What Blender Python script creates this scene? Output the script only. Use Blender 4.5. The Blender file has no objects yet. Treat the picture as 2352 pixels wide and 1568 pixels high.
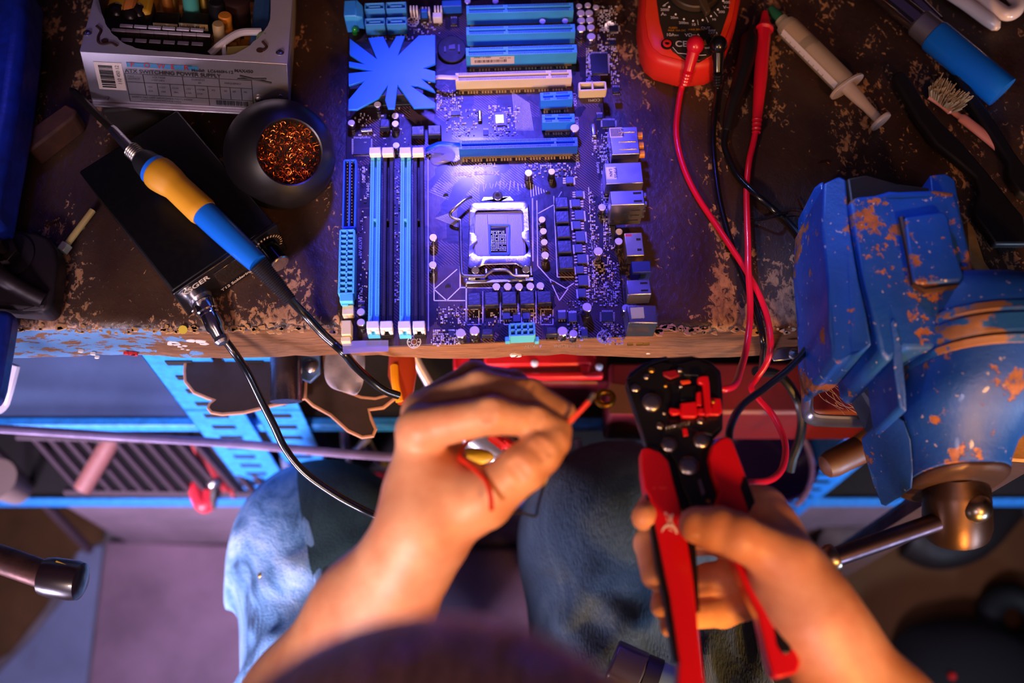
import bpy, math, random
import numpy as np
from mathutils import Vector, Matrix
random.seed(7); rng = np.random.default_rng(7)
scn = bpy.context.scene; col = scn.collection
PI = math.pi
ZB, CH, FP = 0.90, 0.66, 2320.0
DEL = math.radians(23); CD, SD = math.cos(DEL), math.sin(DEL)

def P(px, py, h=0.0):
    """world point seen at photo pixel (px,py) lying h metres above the bench top"""
    u, v = (px-1176)/FP, (py-784)/FP
    t = (CH-h)/(CD+v*SD)
    return Vector((u*t, (SD-v*CD)*t, ZB+h))
def scale_at(px, py, h=0.0):            # pixels per metre there
    return FP*(CD+((py-784)/FP)*SD)/(CH-h)

# ---------------------------------------------------------------- materials
def srgb(c):
    if isinstance(c, str):
        c = c.lstrip('#'); c = [int(c[i:i+2], 16)/255 for i in (0, 2, 4)]
    return tuple((x/12.92 if x <= .04045 else ((x+.055)/1.055)**2.4) for x in c)
MATS = {}
class NT:
    def __init__(s, name):
        s.m = bpy.data.materials.new(name); s.m.use_nodes = True
        s.t = s.m.node_tree; s.b = s.t.nodes['Principled BSDF']; s.tc = s.n('ShaderNodeTexCoord')
    def n(s, ty, **k):
        nd = s.t.nodes.new(ty)
        for a, b in k.items(): setattr(nd, a, b)
        return nd
    def l(s, a, b): s.t.links.new(a, b)
    def coords(s, scale=(1, 1, 1), rot=(0, 0, 0), loc=(0, 0, 0)):
        mp = s.n('ShaderNodeMapping'); mp.inputs['Scale'].default_value = scale
        mp.inputs['Rotation'].default_value = rot; mp.inputs['Location'].default_value = loc
        s.l(s.tc.outputs['Object'], mp.inputs[0]); return mp.outputs[0]
    def noise(s, scale, detail=4, rough=.55, co=None, dist=0):
        nd = s.n('ShaderNodeTexNoise'); nd.inputs['Scale'].default_value = scale
        nd.inputs['Detail'].default_value = detail; nd.inputs['Roughness'].default_value = rough
        nd.inputs['Distortion'].default_value = dist
        s.l(co if co is not None else s.tc.outputs['Object'], nd.inputs['Vector']); return nd.outputs['Fac']
    def ramp(s, fac, stops, interp='LINEAR'):
        r = s.n('ShaderNodeValToRGB'); r.color_ramp.interpolation = interp
        e = r.color_ramp.elements
        while len(e) < len(stops): e.new(.5)
        for i, (p, c) in enumerate(stops):
            e[i].position = p; c = c if len(c) == 4 else (*c, 1); e[i].color = c
        s.l(fac, r.inputs[0]); return r.outputs[0]
    def mix(s, fac, a, b):
        m = s.n('ShaderNodeMix', data_type='RGBA')
        for i, x in ((0, fac), (6, a), (7, b)):
            if hasattr(x, 'type') and hasattr(x, 'node'): s.l(x, m.inputs[i])
            elif i == 0: m.inputs[0].default_value = x
            else: m.inputs[i].default_value = (*x[:3], 1)
        return m.outputs[2]
    def math(s, op, a, b=0):
        m = s.n('ShaderNodeMath', operation=op)
        for i, x in ((0, a), (1, b)):
            if hasattr(x, 'node'): s.l(x, m.inputs[i])
            else: m.inputs[i].default_value = x
        return m.outputs[0]
    def bump(s, hgt, st=.3, dist=.001):
        b = s.n('ShaderNodeBump'); b.inputs['Strength'].default_value = st
        b.inputs['Distance'].default_value = dist; s.l(hgt, b.inputs['Height'])
        s.l(b.outputs[0], s.b.inputs['Normal'])
    def set(s, **k):
        nm = dict(color='Base Color', rough='Roughness', metal='Metallic', spec='Specular IOR Level', coat='Coat Weight',
                  coatr='Coat Roughness', trans='Transmission Weight', ior='IOR', sss='Subsurface Weight', alpha='Alpha', sheen='Sheen Weight')
        for a, v in k.items():
            i = s.b.inputs[nm[a]]
            if hasattr(v, 'node'): s.l(v, i)
            elif a == 'color': i.default_value = (*v[:3], 1)
            else: i.default_value = v
        return s
def mat(name, color='#808080', rough=.5, metal=0, vary=.0, vs=60, bump=0, bs=200, **k):
    if name in MATS: return MATS[name]
    t = NT(name); c = srgb(color)
    if vary > 0:
        n = t.noise(vs, 5)
        t.set(color=t.ramp(n, [(.3, [x*(1-vary) for x in c]), (.7, [min(1, x*(1+vary)) for x in c])]))
        t.set(rough=t.ramp(n, [(.2, [min(1, rough*1.25)]*3), (.8, [rough*.75]*3)]))
    else: t.set(color=c, rough=rough)
    t.set(metal=metal, **k)
    if bump: t.bump(t.noise(bs, 4), bump, .0005)
    MATS[name] = t.m; return t.m

# ---------------------------------------------------------------- mesh builder
class MB:
    def __init__(s): s.v = []; s.f = []; s.mi = []; s.cur = 0; s.sm = []; s.smooth = False
    def add(s, vs, fs, smooth=None):
        b = len(s.v); s.v += [Vector(x) for x in vs]
        for f in fs: s.f.append([b+i for i in f]); s.mi.append(s.cur); s.sm.append(s.smooth if smooth is None else smooth)
        return s
    def box(s, c, size, rot=0, M=None):
        hx, hy, hz = [x/2 for x in size]; c = Vector(c)
        R = M if M is not None else Matrix.Rotation(rot, 3, 'Z')
        vs = [c+R@Vector((sx*hx, sy*hy, sz*hz)) for sz in (-1, 1) for sy in (-1, 1) for sx in (-1, 1)]
        return s.add(vs, [(0, 2, 3, 1), (4, 5, 7, 6), (0, 1, 5, 4), (2, 6, 7, 3), (0, 4, 6, 2), (1, 3, 7, 5)], False)
    def prism(s, top, ext):
        """polygon (3d points, ccw seen from +ext-opposite) extruded by vector ext"""
        top = [Vector(p) for p in top]; n = len(top); ext = Vector(ext)
        nrm = Vector((0, 0, 0))
        for i in range(n): a, b = top[i], top[(i+1) % n]; nrm += a.cross(b)
        if nrm.dot(ext) > 0: top = top[::-1]
        vs = top+[p+ext for p in top]
        fs = [tuple(range(n)), tuple(range(2*n-1, n-1, -1))]
        fs += [(i, i+n, (i+1) % n+n, (i+1) % n) for i in range(n)]
        return s.add(vs, fs, False)
    def rings(s, rs, cap=True, smooth=True, closed=False):
        n = len(rs[0]); vs = [p for r in rs for p in r]; fs = []
        m = len(rs)
        for j in range(m if closed else m-1):
            j2 = (j+1) % m
            for i in range(n): fs.append((j*n+i, j*n+(i+1) % n, j2*n+(i+1) % n, j2*n+i))
        s.add(vs, fs, smooth)
        if cap and not closed:
            b = len(s.v)-m*n
            for r in (0, m-1):
                f = [b+r*n+i for i in range(n)]
                s.f.append(f[::-1] if r == 0 else f); s.mi.append(s.cur); s.sm.append(False)
        return s
    def tube(s, pts, rad, n=12, cap=True, flat=1.0, up=None):
        pts = [Vector(p) for p in pts]; rs = []
        rad = rad if isinstance(rad, (list, tuple)) else [rad]*len(pts)
        prev = None
        for i, p in enumerate(pts):
            d = (pts[min(i+1, len(pts)-1)]-pts[max(i-1, 0)]).normalized()
            if prev is None:
                ref = Vector(up) if up else (Vector((0, 0, 1)) if abs(d.z) < .9 else Vector((0, 1, 0)))
                a = ref-d*ref.dot(d); a.normalize()
            else: a = prev-d*prev.dot(d); a.normalize()
            prev = a; b = d.cross(a)
            rs.append([p+(a*math.sin(2*PI*k/n)*flat+b*math.cos(2*PI*k/n))*rad[i] for k in range(n)])
        return s.rings(rs, cap)
    def cyl(s, a, b, r, r2=None, n=24): 
        return s.tube([a, b], [r, r if r2 is None else r2], n)
    def lathe(s, base, axis, prof, n=32):
        """prof: list of (dist along axis, radius)"""
        base = Vector(base); d = Vector(axis).normalized()
        ref = Vector((0, 0, 1)) if abs(d.z) < .9 else Vector((1, 0, 0))
        a = (ref-d*ref.dot(d)).normalized(); b = d.cross(a)
        rs = [[base+d*t+(a*math.sin(2*PI*k/n)+b*math.cos(2*PI*k/n))*max(r, 1e-5) for k in range(n)] for t, r in prof]
        return s.rings(rs, True)
    def sphere(s, c, r, n=16, sc=(1, 1, 1)):
        c = Vector(c); rs = []
        for j in range(n//2+1):
            th = PI*j/(n//2); rr = max(math.sin(th), 1e-4)
            rs.append([c+Vector((math.cos(2*PI*k/n)*rr*r*sc[0], math.sin(2*PI*k/n)*rr*r*sc[1], -math.cos(th)*r*sc[2])) for k in range(n)])
        return s.rings(rs, True)
    def build(s, name, mats, parent=None, bevel=0, seg=2, sub=0, ang=35, at=None, solid=0):
        me = bpy.data.meshes.new(name)
        off = Vector((0, 0, 0))
        if parent is not None: off = Vector(parent.get('_o', (0, 0, 0)))
        elif at is not None: off = Vector(at)
        elif s.v:
            xs = [v.x for v in s.v]; ys = [v.y for v in s.v]
            off = Vector(((min(xs)+max(xs))/2, (min(ys)+max(ys))/2, min(v.z for v in s.v)))
        me.from_pydata([tuple(v-off) for v in s.v], [], s.f)
        if not isinstance(mats, (list, tuple)): mats = [mats]
        for m in mats: me.materials.append(m)
        me.polygons.foreach_set('material_index', s.mi)
        me.polygons.foreach_set('use_smooth', s.sm if not bevel else [True]*len(s.sm))
        me.update()
        if any(s.sm) or bevel: me.set_sharp_from_angle(angle=math.radians(ang))
        o = bpy.data.objects.new(name, me); col.objects.link(o)
        if parent is not None: o.parent = parent
        else: o.location = off
        o['_o'] = tuple(off)
        if solid:
            md = o.modifiers.new('thick', 'SOLIDIFY'); md.thickness = solid
        if bevel:
            md = o.modifiers.new('bevel', 'BEVEL'); md.width = bevel; md.segments = seg; md.limit_method = 'ANGLE'; md.angle_limit = math.radians(30)
        if sub:
            md = o.modifiers.new('sub', 'SUBSURF'); md.levels = sub; md.render_levels = sub
        return o
def part(name, m, parent, fn, **k):
    b = MB(); fn(b); return b.build(name, m, parent, **k)
def thing(name, label, cat, loc, group=None):
    o = bpy.data.objects.new(name, None); col.objects.link(o); o.location = Vector(loc); o.empty_display_size = .02
    o['_o'] = tuple(loc); o['label'] = label; o['category'] = cat
    if group: o['group'] = group
    return o
def tag(o, label, cat, group=None, kind=None):
    o['label'] = label; o['category'] = cat
    if group: o['group'] = group
    if kind: o['kind'] = kind
    return o
def smooth_path(pts, n=8):
    """Catmull-Rom through points"""
    pts = [Vector(p) for p in pts]; q = [pts[0]*2-pts[1]]+pts+[pts[-1]*2-pts[-2]]; out = []
    for i in range(1, len(q)-2):
        for k in range(n):
            t = k/n; a, b, c, d = q[i-1], q[i], q[i+1], q[i+2]
            out.append(.5*((2*b)+(c-a)*t+(2*a-5*b+4*c-d)*t*t+(3*b-a-3*c+d)*t**3))
    out.append(pts[-1]); return out
def text_into(mb, s, origin, xdir, ydir, size, ext=.00015, align='LEFT', bold=False):
    cu = bpy.data.curves.new('t', 'FONT'); cu.body = s; cu.size = size; cu.align_x = align
    if bold: cu.offset = size*.02
    ob = bpy.data.objects.new('t', cu); col.objects.link(ob)
    dg = bpy.context.evaluated_depsgraph_get(); me = bpy.data.meshes.new_from_object(ob.evaluated_get(dg))
    X = Vector(xdir).normalized(); Y = Vector(ydir).normalized(); Z = X.cross(Y); o = Vector(origin)
    vs = [o+X*v.co.x+Y*v.co.y+Z*ext for v in me.vertices]
    mb.add(vs, [tuple(p.vertices) for p in me.polygons], False)
    bpy.data.objects.remove(ob); bpy.data.curves.remove(cu); bpy.data.meshes.remove(me)
UP = Vector((0, 0, 1))

# ---------------------------------------------------------------- implicit surfaces
class Field:
    def __init__(s, lo=None, hi=None, vox=None, axes=None):
        s.ax = axes if axes is not None else [np.arange(lo[k], hi[k]+vox, vox) for k in range(3)]
        s.n = np.array([len(a) for a in s.ax])
        s.d = np.full(tuple(s.n), .05, np.float32)
    def _sub(s, lo, hi):
        i0 = [max(int(np.searchsorted(s.ax[k], lo[k]))-1, 0) for k in range(3)]; i1 = [min(int(np.searchsorted(s.ax[k], hi[k]))+1, s.n[k]) for k in range(3)]
        if any(b <= a for a, b in zip(i0, i1)): return None
        g = [s.ax[k][i0[k]:i1[k]].astype(np.float32) for k in range(3)]
        return (slice(i0[0], i1[0]), slice(i0[1], i1[1]), slice(i0[2], i1[2])), np.meshgrid(*g, indexing='ij', sparse=True)
    def _mix(s, sl, d, k, op):
        a = s.d[sl]
        if op == 'cut': d = -d; h = np.clip(.5-.5*(a-d)/k, 0, 1); s.d[sl] = a*(1-h)+d*h+k*h*(1-h); return
        h = np.clip(.5+.5*(a-d)/k, 0, 1); s.d[sl] = a*(1-h)+d*h-k*h*(1-h)
    def cap(s, a, b, ra, rb, k=.004, op='add'):
        a = np.array(a); b = np.array(b); m = max(ra, rb)+k*1.5+.006
        r = s._sub(np.minimum(a, b)-m, np.maximum(a, b)+m)
        if r is None: return
        sl, (X, Y, Z) = r; ba = b-a; L = max(float(ba@ba), 1e-12)
        t = np.clip(((X-a[0])*ba[0]+(Y-a[1])*ba[1]+(Z-a[2])*ba[2])/L, 0, 1)
        d = np.sqrt((X-a[0]-t*ba[0])**2+(Y-a[1]-t*ba[1])**2+(Z-a[2]-t*ba[2])**2)-(ra+(rb-ra)*t)
        s._mix(sl, d.astype(np.float32), k, op)
    def ell(s, c, r, R=None, k=.004, op='add'):
        c = np.array(c); r = np.array(r); m = r.max()+k*1.5+.006
        q = s._sub(c-m, c+m)
        if q is None: return
        sl, (X, Y, Z) = q; X = X-c[0]; Y = Y-c[1]; Z = Z-c[2]
        if R is not None:
            R = np.array(R); X, Y, Z = [R[0][i]*X+R[1][i]*Y+R[2][i]*Z for i in range(3)]
        k0 = np.sqrt((X/r[0])**2+(Y/r[1])**2+(Z/r[2])**2); k1 = np.sqrt((X/r[0]**2)**2+(Y/r[1]**2)**2+(Z/r[2]**2)**2)+1e-9
        s._mix(sl, (k0*(k0-1)/k1).astype(np.float32), k, op)
    def mesh(s):
        d = s.d; n = d.shape; ins = d < 0
        c = np.zeros((n[0]-1, n[1]-1, n[2]-1), np.uint8)
        for i in (0, 1):
            for j in (0, 1):
                for k in (0, 1): c += ins[i:n[0]-1+i, j:n[1]-1+j, k:n[2]-1+k]
        cells = np.argwhere((c > 0) & (c < 8)); idx = -np.ones(c.shape, np.int64); idx[tuple(cells.T)] = np.arange(len(cells))
        acc = np.zeros((len(cells), 3)); cnt = np.zeros(len(cells))
        cor = [(i, j, k) for i in (0, 1) for j in (0, 1) for k in (0, 1)]
        val = {o: d[cells[:, 0]+o[0], cells[:, 1]+o[1], cells[:, 2]+o[2]].astype(float) for o in cor}
        for a in cor:
            for ax in range(3):
                if a[ax] == 0:
                    b = list(a); b[ax] = 1; b = tuple(b); va, vb = val[a], val[b]
                    m = (va < 0) != (vb < 0); t = np.where(m, va/np.where(m, va-vb, 1), 0)
                    p = np.array(a, float)[None]+np.eye(3)[ax][None]*t[:, None]; acc[m] += p[m]; cnt[m] += 1
        pos = cells+acc/cnt[:, None]; V = np.stack([np.interp(pos[:, k], np.arange(s.n[k]), s.ax[k]) for k in range(3)], 1); F = []
        for ax in range(3):
            o1, o2 = [(1, 2), (2, 0), (0, 1)][ax]
            sl0 = [slice(None)]*3; sl1 = [slice(None)]*3; sl0[ax] = slice(0, n[ax]-1); sl1[ax] = slice(1, n[ax])
            A, B = ins[tuple(sl0)], ins[tuple(sl1)]
            e = np.argwhere(A != B); e = e[(e[:, o1] > 0) & (e[:, o2] > 0) & (e[:, o1] < n[o1]-1) & (e[:, o2] < n[o2]-1)]
            flip = A[tuple(e.T)]
            def gi(d1, d2):
                q = e.copy(); q[:, o1] -= d1; q[:, o2] -= d2; return idx[tuple(q.T)]
            q = np.stack([gi(1, 1), gi(0, 1), gi(0, 0), gi(1, 0)], 1); q[~flip] = q[~flip][:, ::-1]; F.append(q)
        return V, np.concatenate(F)
# ================================================================ MOTHERBOARD
HB = 0.010                                   # top of the circuit board above the bench
_a, _b = P(860, 350, .02), P(857, 742, .02)
TH = math.atan2(-(_a.x-_b.x), (_a.y-_b.y))   # board turned slightly on the bench
RB = Matrix.Rotation(TH, 3, 'Z')
BX, BY = RB@Vector((1, 0, 0)), RB@Vector((0, 1, 0))
def pcb_mat():
    t = NT('circuit_board'); co = t.coords(rot=(0, 0, -TH))
    # copper traces under the solder mask: diagonal and straight runs
    cells = t.n('ShaderNodeTexVoronoi', feature='F1', distance='CHEBYCHEV'); cells.inputs['Scale'].default_value = 55; t.l(co, cells.inputs['Vector'])
    w1 = t.n('ShaderNodeTexWave', wave_type='BANDS', bands_direction='DIAGONAL'); w1.inputs['Scale'].default_value = 260; w1.inputs['Distortion'].default_value = .4; t.l(co, w1.inputs['Vector'])
    w2 = t.n('ShaderNodeTexWave', wave_type='BANDS', bands_direction='X'); w2.inputs['Scale'].default_value = 300; t.l(co, w2.inputs['Vector'])
    sep = t.n('ShaderNodeSeparateColor'); t.l(cells.outputs['Color'], sep.inputs[0])
    pick = t.math('GREATER_THAN', sep.outputs[0], .5); on = t.math('GREATER_THAN', sep.outputs[1], .38)
    tr = t.n('ShaderNodeMix'); t.l(pick, tr.inputs[0]); t.l(w1.outputs['Fac'], tr.inputs[2]); t.l(w2.outputs['Fac'], tr.inputs[3])
    trace = t.math('MULTIPLY', t.math('GREATER_THAN', tr.outputs[0], .55), on)
    big = t.noise(28, 2, co=co)
    c = t.mix(trace, srgb('#1c1016'), srgb('#5c4656'))
    t.set(color=t.mix(t.math('GREATER_THAN', big, .58), c, srgb('#180e14')), rough=t.ramp(trace, [(0, (.36,)*3), (1, (.24,)*3)]), coat=.16, coatr=.12, spec=.22)
    t.bump(t.math('ADD', t.math('MULTIPLY', trace, .5), t.noise(26, 4, co=co)), .8, .0009); return t.m
M_pcb = pcb_mat()
M_blue = mat('blue_plastic', '#3c98d0', .42, vary=.08); M_cyan = mat('pale_blue_plastic', '#4fb6dc', .45, vary=.06)
M_slotblue = mat('bright_blue_plastic', '#2a7fe0', .4); M_deepblue = mat('deep_blue_plastic', '#1a56c8', .38)
M_black = mat('black_plastic', '#120e10', .55, vary=.1, spec=.3); M_cream = mat('cream_plastic', '#d9c79a', .5, vary=.05)
M_white = mat('white_plastic', '#d8d2d8', .45, vary=.05); M_steel = mat('bright_steel', '#c9c6cc', .28, metal=1, vary=.12, vs=90)
M_gold = mat('gold_contact', '#d9a648', .35, metal=1); M_silk = mat('white_print', '#c8c0cc', .6)
M_cap = mat('capacitor_top', '#c9bfe0', .32, metal=.35, vary=.05); M_capside = mat('capacitor_can', '#cfcbd2', .22, metal=1)
M_choke = mat('choke_ferrite', '#20223a', .38, vary=.25, vs=300, bump=.3, bs=500); M_chip = mat('chip_epoxy', '#16151b', .42, vary=.08, bump=.1)
M_hs = mat('heatsink_blue', '#1668e8', .42, vary=.05, vs=30); M_teal = mat('dark_teal_plastic', '#2b4a58', .5)
M_hole = mat('dark_recess', '#050406', .8); M_solder = mat('solder_pad', '#b8b0c4', .45, metal=.2); M_tan = mat('tan_component', '#a88a5a', .5)
M_paper = mat('printed_label', '#c9b7a8', .6); M_ink = mat('label_ink', '#1a1618', .6)
board = thing('motherboard', 'dark brown computer motherboard with blue slots lying at the middle of the bench', 'motherboard', P(1110, 420, 0))
A0, A1 = P(1110, -8, HB), P(1112, 797, HB)
def W(px, py, h): return P(px, py, HB+h)
def obox(mb, px0, py0, px1, py1, h1, h0=0.0, grow=0):
    c = W((px0+px1)/2, (py0+py1)/2, h1); a = W((px0+px1)/2, py0, h1); b = W((px0+px1)/2, py1, h1)
    w = (px1-px0)/scale_at((px0+px1)/2, (py0+py1)/2, HB+h1); d = (a-b).length
    mb.box((c.x, c.y, ZB+HB+(h0+h1)/2), (w+grow, d+grow, h1-h0), TH); return c, w, d
# --- board sheet
def f(b):
    l0, l1 = P(785, 800, HB), P(796, -12, HB); r0, r1 = P(1440, 797, HB), P(1432, -12, HB)
    tl = l0+BY*((l1-l0).length); W_ = (r0-l0).length
    b.prism([l0, l0+BX*W_, l0+BX*W_+BY*.325, l0+BY*.325], (0, 0, -.0018))
part('circuit_board', M_pcb, board, f, bevel=.0003, seg=1)
part('standoff', M_steel, board, lambda b: [b.cyl(P(x, y, .0002), P(x, y, HB-.0018), .004) for x, y in ((815, 775), (1385, 773), (951, 785), (1110, 500), (820, 60), (1400, 60))])
# --- heatsink
hs = [(168,343),(410,525),(335,340),(472,325),(525,435),(590,322),(668,322),(608,492),(790,318),(940,312),(942,572),(835,612),(942,640),(942,735),(822,712),(925,800),(942,830),(900,815),(780,770),(725,772),(945,925),(942,965),(745,970),(602,768),(575,975),(512,975),(487,900),(508,775),(430,880),(235,985),(155,985),(158,895),(300,728),(160,770),(158,658),(372,635),(162,595),(162,550),(298,575),(168,488)]
hs = [(760+a/3.92, b/3.92) for a, b in hs]
sink = part('heatsink', M_hs, board, lambda b: b.prism([W(x, y, .016) for x, y in hs], (0, 0, -.0022)), bevel=.0004)
def f(b):
    obox(b, 832, 108, 972, 218, .0138, .0005); obox(b, 803, 95, 998, 240, .0035, .0005)
part('heatsink_base', mat('heatsink_base_dark', '#101420', .5), sink, f, bevel=.0005)
# --- expansion slots
def slot(name, L, R, w, h, m, teeth, key, label=None, body=None):
    a, c = W(*L, h), W(*R, h); d = (c-a); ln = d.length; u = d.normalized(); v = UP.cross(u); rot = math.atan2(u.y, u.x)
    z = ZB+HB; mid = (a+c)/2; b = MB()
    def bx(t0, t1, s0, s1, z0, z1):
        p = a+u*((t0+t1)/2)+v*((s0+s1)/2); b.box((p.x, p.y, z+(z0+z1)/2), (t1-t0, s1-s0, z1-z0), rot)
    g = .0011
    bx(0, ln, -w/2, -g, .0006, h); bx(0, ln, g, w/2, .0006, h); bx(0, ln, -g, g, .0006, h*.45)
    for t0, t1 in ((0, .0022), (ln*key, ln*key+.0018), (ln-.0022, ln)): bx(t0, t1, -g, g, h*.45, h)
    o = b.build(name, m, board, bevel=.00015, seg=1)
    if label: o['label'] = label
    b = MB(); n = int(ln/teeth); 
    for i in range(n):
        t = .003+i*(ln-.006)/n
        if abs(t-ln*key) < .002: continue
        for s in (-1, 1):
            p = a+u*t+v*s*(g+(w/2-g)*.52); b.box((p.x, p.y, z+h-.00015), (teeth*.42, (w/2-g)*.62, .0005), rot)
    b.build('contact_window', M_hole, o)
    b = MB()
    for i in range(0, n):
        p = a+u*(.003+i*(ln-.006)/n)-v*(w/2+.0006); b.box((p.x, p.y, z+.0006), (.0006, .0012, .0014), rot)
        if i % 5 != 4 and teeth < .0014 and i % 2 == 0: p = p-v*.0022; b.box((p.x, p.y, z+.0003), (.0013, .0022, .0004), rot)
    b.build('solder_pin', M_gold if teeth > .0014 else M_tan, o)
    return o, a, u, v, rot
slot('expansion_slot', (1071, 22), (1317, 15), .0078, .0145, M_blue, .0013, .36)
slot('expansion_slot', (1071, 71), (1321, 64), .0078, .0145, M_blue, .0013, .36)
s3, a3, u3, v3, r3 = slot('expansion_slot', (1070, 119), (1325, 111), .0078, .0145, M_blue, .0013, .36, 'blue slot with a barcode sticker on its side')
def f(b):
    p = a3+u3*.0205-v3*.0040; b.box((p.x, p.y, ZB+HB+.0082), (.034, .0003, .0088), r3)
stk = part('barcode_sticker', M_paper, s3, f)
def f(b):
    for i in range(22):
        p = a3+u3*(.007+i*.00115)-v3*.0043; b.box((p.x, p.y, ZB+HB+.0078), (random.choice((.0004, .0006, .0008)), .0002, .003), r3)
    text_into(b, 'FPM01-X 0083', a3+u3*.006-v3*.0043-UP*.0028, u3, UP, .0022); text_into(b, '9907-21 AA', a3+u3*.026-v3*.0043-UP*.004, u3, UP, .0018)
part('barcode', M_ink, stk, f)
w16, aw, uw, vw, rw = slot('graphics_slot', (1046, 177), (1313, 169), .0078, .0112, M_cream, .00118, .80, 'cream long graphics slot')
b16, ab, ub, vb, rb = slot('graphics_slot', (1054, 333), (1327, 325), .0078, .0112, M_deepblue, .00118, .80, 'blue long graphics slot')
slot('short_slot', (1241, 222), (1315, 218), .0075, .0112, M_slotblue, .00125, .40)
slot('short_slot', (1245, 272), (1320, 270), .0075, .0112, M_slotblue, .00125, .40)
def latch(o, pts, m, r):
    b = MB(); b.tube(smooth_path([W(x, y, h) for x, y, h in pts], 5), r, 8, flat=.6); b.build('retention_latch', m, o)
latch(w16, [(1048, 178, .011), (1034, 178, .013), (1010, 177, .012), (996, 180, .008), (986, 187, .004)], M_cream, .0021)
latch(b16, [(1056, 333, .011), (1040, 332, .013), (1012, 330, .012), (994, 336, .009), (980, 343, .004)], M_deepblue, .0021)
# --- memory slots
for k, (xt, xb, m, lab) in enumerate(((863, 858, M_cyan, 'pale blue memory slot'), (892, 889, M_black, 'black memory slot'), (932, 930, M_cyan, 'pale blue memory slot'), (961, 963, M_black, 'black memory slot'))):
    top, bot = W(xt, 352, .008), W(xb, 742, .008); d = top-bot; ln = d.length; u = d.normalized(); v = UP.cross(u); z = ZB+HB; rot = math.atan2(u.y, u.x)
    b = MB()
    def bx(t0, t1, s0, s1, z0, z1, b=b):
        p = bot+u*((t0+t1)/2)+v*((s0+s1)/2); b.box((p.x, p.y, z+(z0+z1)/2), (t1-t0, s1-s0, z1-z0), rot)
    bx(-.008, ln+.004, -.0038, -.0009, .0003, .0082); bx(-.008, ln+.004, .0009, .0038, .0003, .0082); bx(-.008, ln+.004, -.001, .001, .0003, .004)
    bx(ln*.585, ln*.585+.002, -.001, .001, .004, .0082); bx(-.0085, -.001, -.0042, .0042, .0003, .006)
    o = b.build('memory_slot', m, board, bevel=.0002, seg=1); o['label'] = lab
    b = MB()
    for i in range(110):
        t = .006+i*(ln-.012)/110
        for s in (-1, 1): bx(t, t+.0005, s*.0024-.0006, s*.0024+.0006, .0080, .00835, b)
    b.build('contact_window', mat('slot_window_'+str(k % 2), '#2a6f92' if k % 2 == 0 else '#2c2830', .5), o)
    for end in (0, 1):
        b = MB(); t = -.0035 if end == 0 else ln-.001
        bx(t-.003, t+.003, -.0042, .0042, .008, .0135, b)
        bx(t-.0045 if end == 0 else t-.001, t+.001 if end == 0 else t+.0045, -.0042, -.0014, .003, .0115, b)
        bx(t-.0045 if end == 0 else t-.001, t+.001 if end == 0 else t+.0045, .0014, .0042, .003, .0115, b)
        b.build('slot_clip', M_white, o, bevel=.0006)
# --- connectors with grids of wells
def well_grid(name, px0, py0, px1, py1, h, nx, ny, m, label=None, wall=.0007, latch=True):
    c = W((px0+px1)/2, (py0+py1)/2, h); w = (px1-px0)/scale_at((px0+px1)/2, (py0+py1)/2, HB+h)
    d = (W((px0+px1)/2, py0, h)-W((px0+px1)/2, py1, h)).length; z = ZB+HB; b = MB()
    def bx(x0, x1, y0, y1, z0, z1, b=b):
        p = c+BX*((x0+x1)/2)+BY*((y0+y1)/2); b.box((p.x, p.y, z+(z0+z1)/2), (x1-x0, y1-y0, z1-z0), TH)
    for i in range(nx+1): x = -w/2+w*i/nx; bx(x-wall, x+wall, -d/2, d/2, .0003, h)
    for j in range(ny+1): y = -d/2+d*j/ny; bx(-w/2, w/2, y-wall, y+wall, .0003, h)
    bx(-w/2, w/2, -d/2, d/2, .0003, h*.35)
    o = b.build(name, m, board, bevel=.0002, seg=1)
    if label: o['label'] = label
    b = MB()
    for i in range(nx):
        for j in range(ny):
            x, y = -w/2+w*(i+.5)/nx, -d/2+d*(j+.5)/ny; bx(x-w/nx/2+wall, x+w/nx/2-wall, y-d/ny/2+wall, y+d/ny/2-wall, h*.35, h*.37, b); bx(x-.0004, x+.0004, y-.0004, y+.0004, h*.37, h*.75, b)
    b.build('socket_well', M_hole, o); return o, c, w, d
pw, c, w_, d_ = well_grid('power_connector', 780, 527, 812, 672, .0115, 2, 12, M_cyan, 'pale blue 24 pin power connector')
part('connector_latch', M_cyan, pw, lambda b: (obox(b, 780, 674, 811, 692, .0115, .004), obox(b, 785, 690, 800, 702, .008, .004)), bevel=.0006)
cp, c, w_, d_ = well_grid('power_connector', 1171, 743, 1227, 769, .0125, 4, 2, M_cyan, 'pale blue 8 pin power connector')
part('connector_latch', M_cyan, cp, lambda b: (obox(b, 1160, 772, 1172, 785, .005, .0005), obox(b, 1228, 772, 1238, 785, .005, .0005)), bevel=.0006)
ide, c, w_, d_ = well_grid('ribbon_connector', 789, 366, 816, 520, .008, 2, 1, M_deepblue, 'blue ribbon cable connector')
def f(b):
    for i in range(20):
        for x in (798, 808): obox(b, x-1, 372+i*7.2, x+1, 374+i*7.2, .007, .003)
part('pin', M_gold, ide, f)
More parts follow.
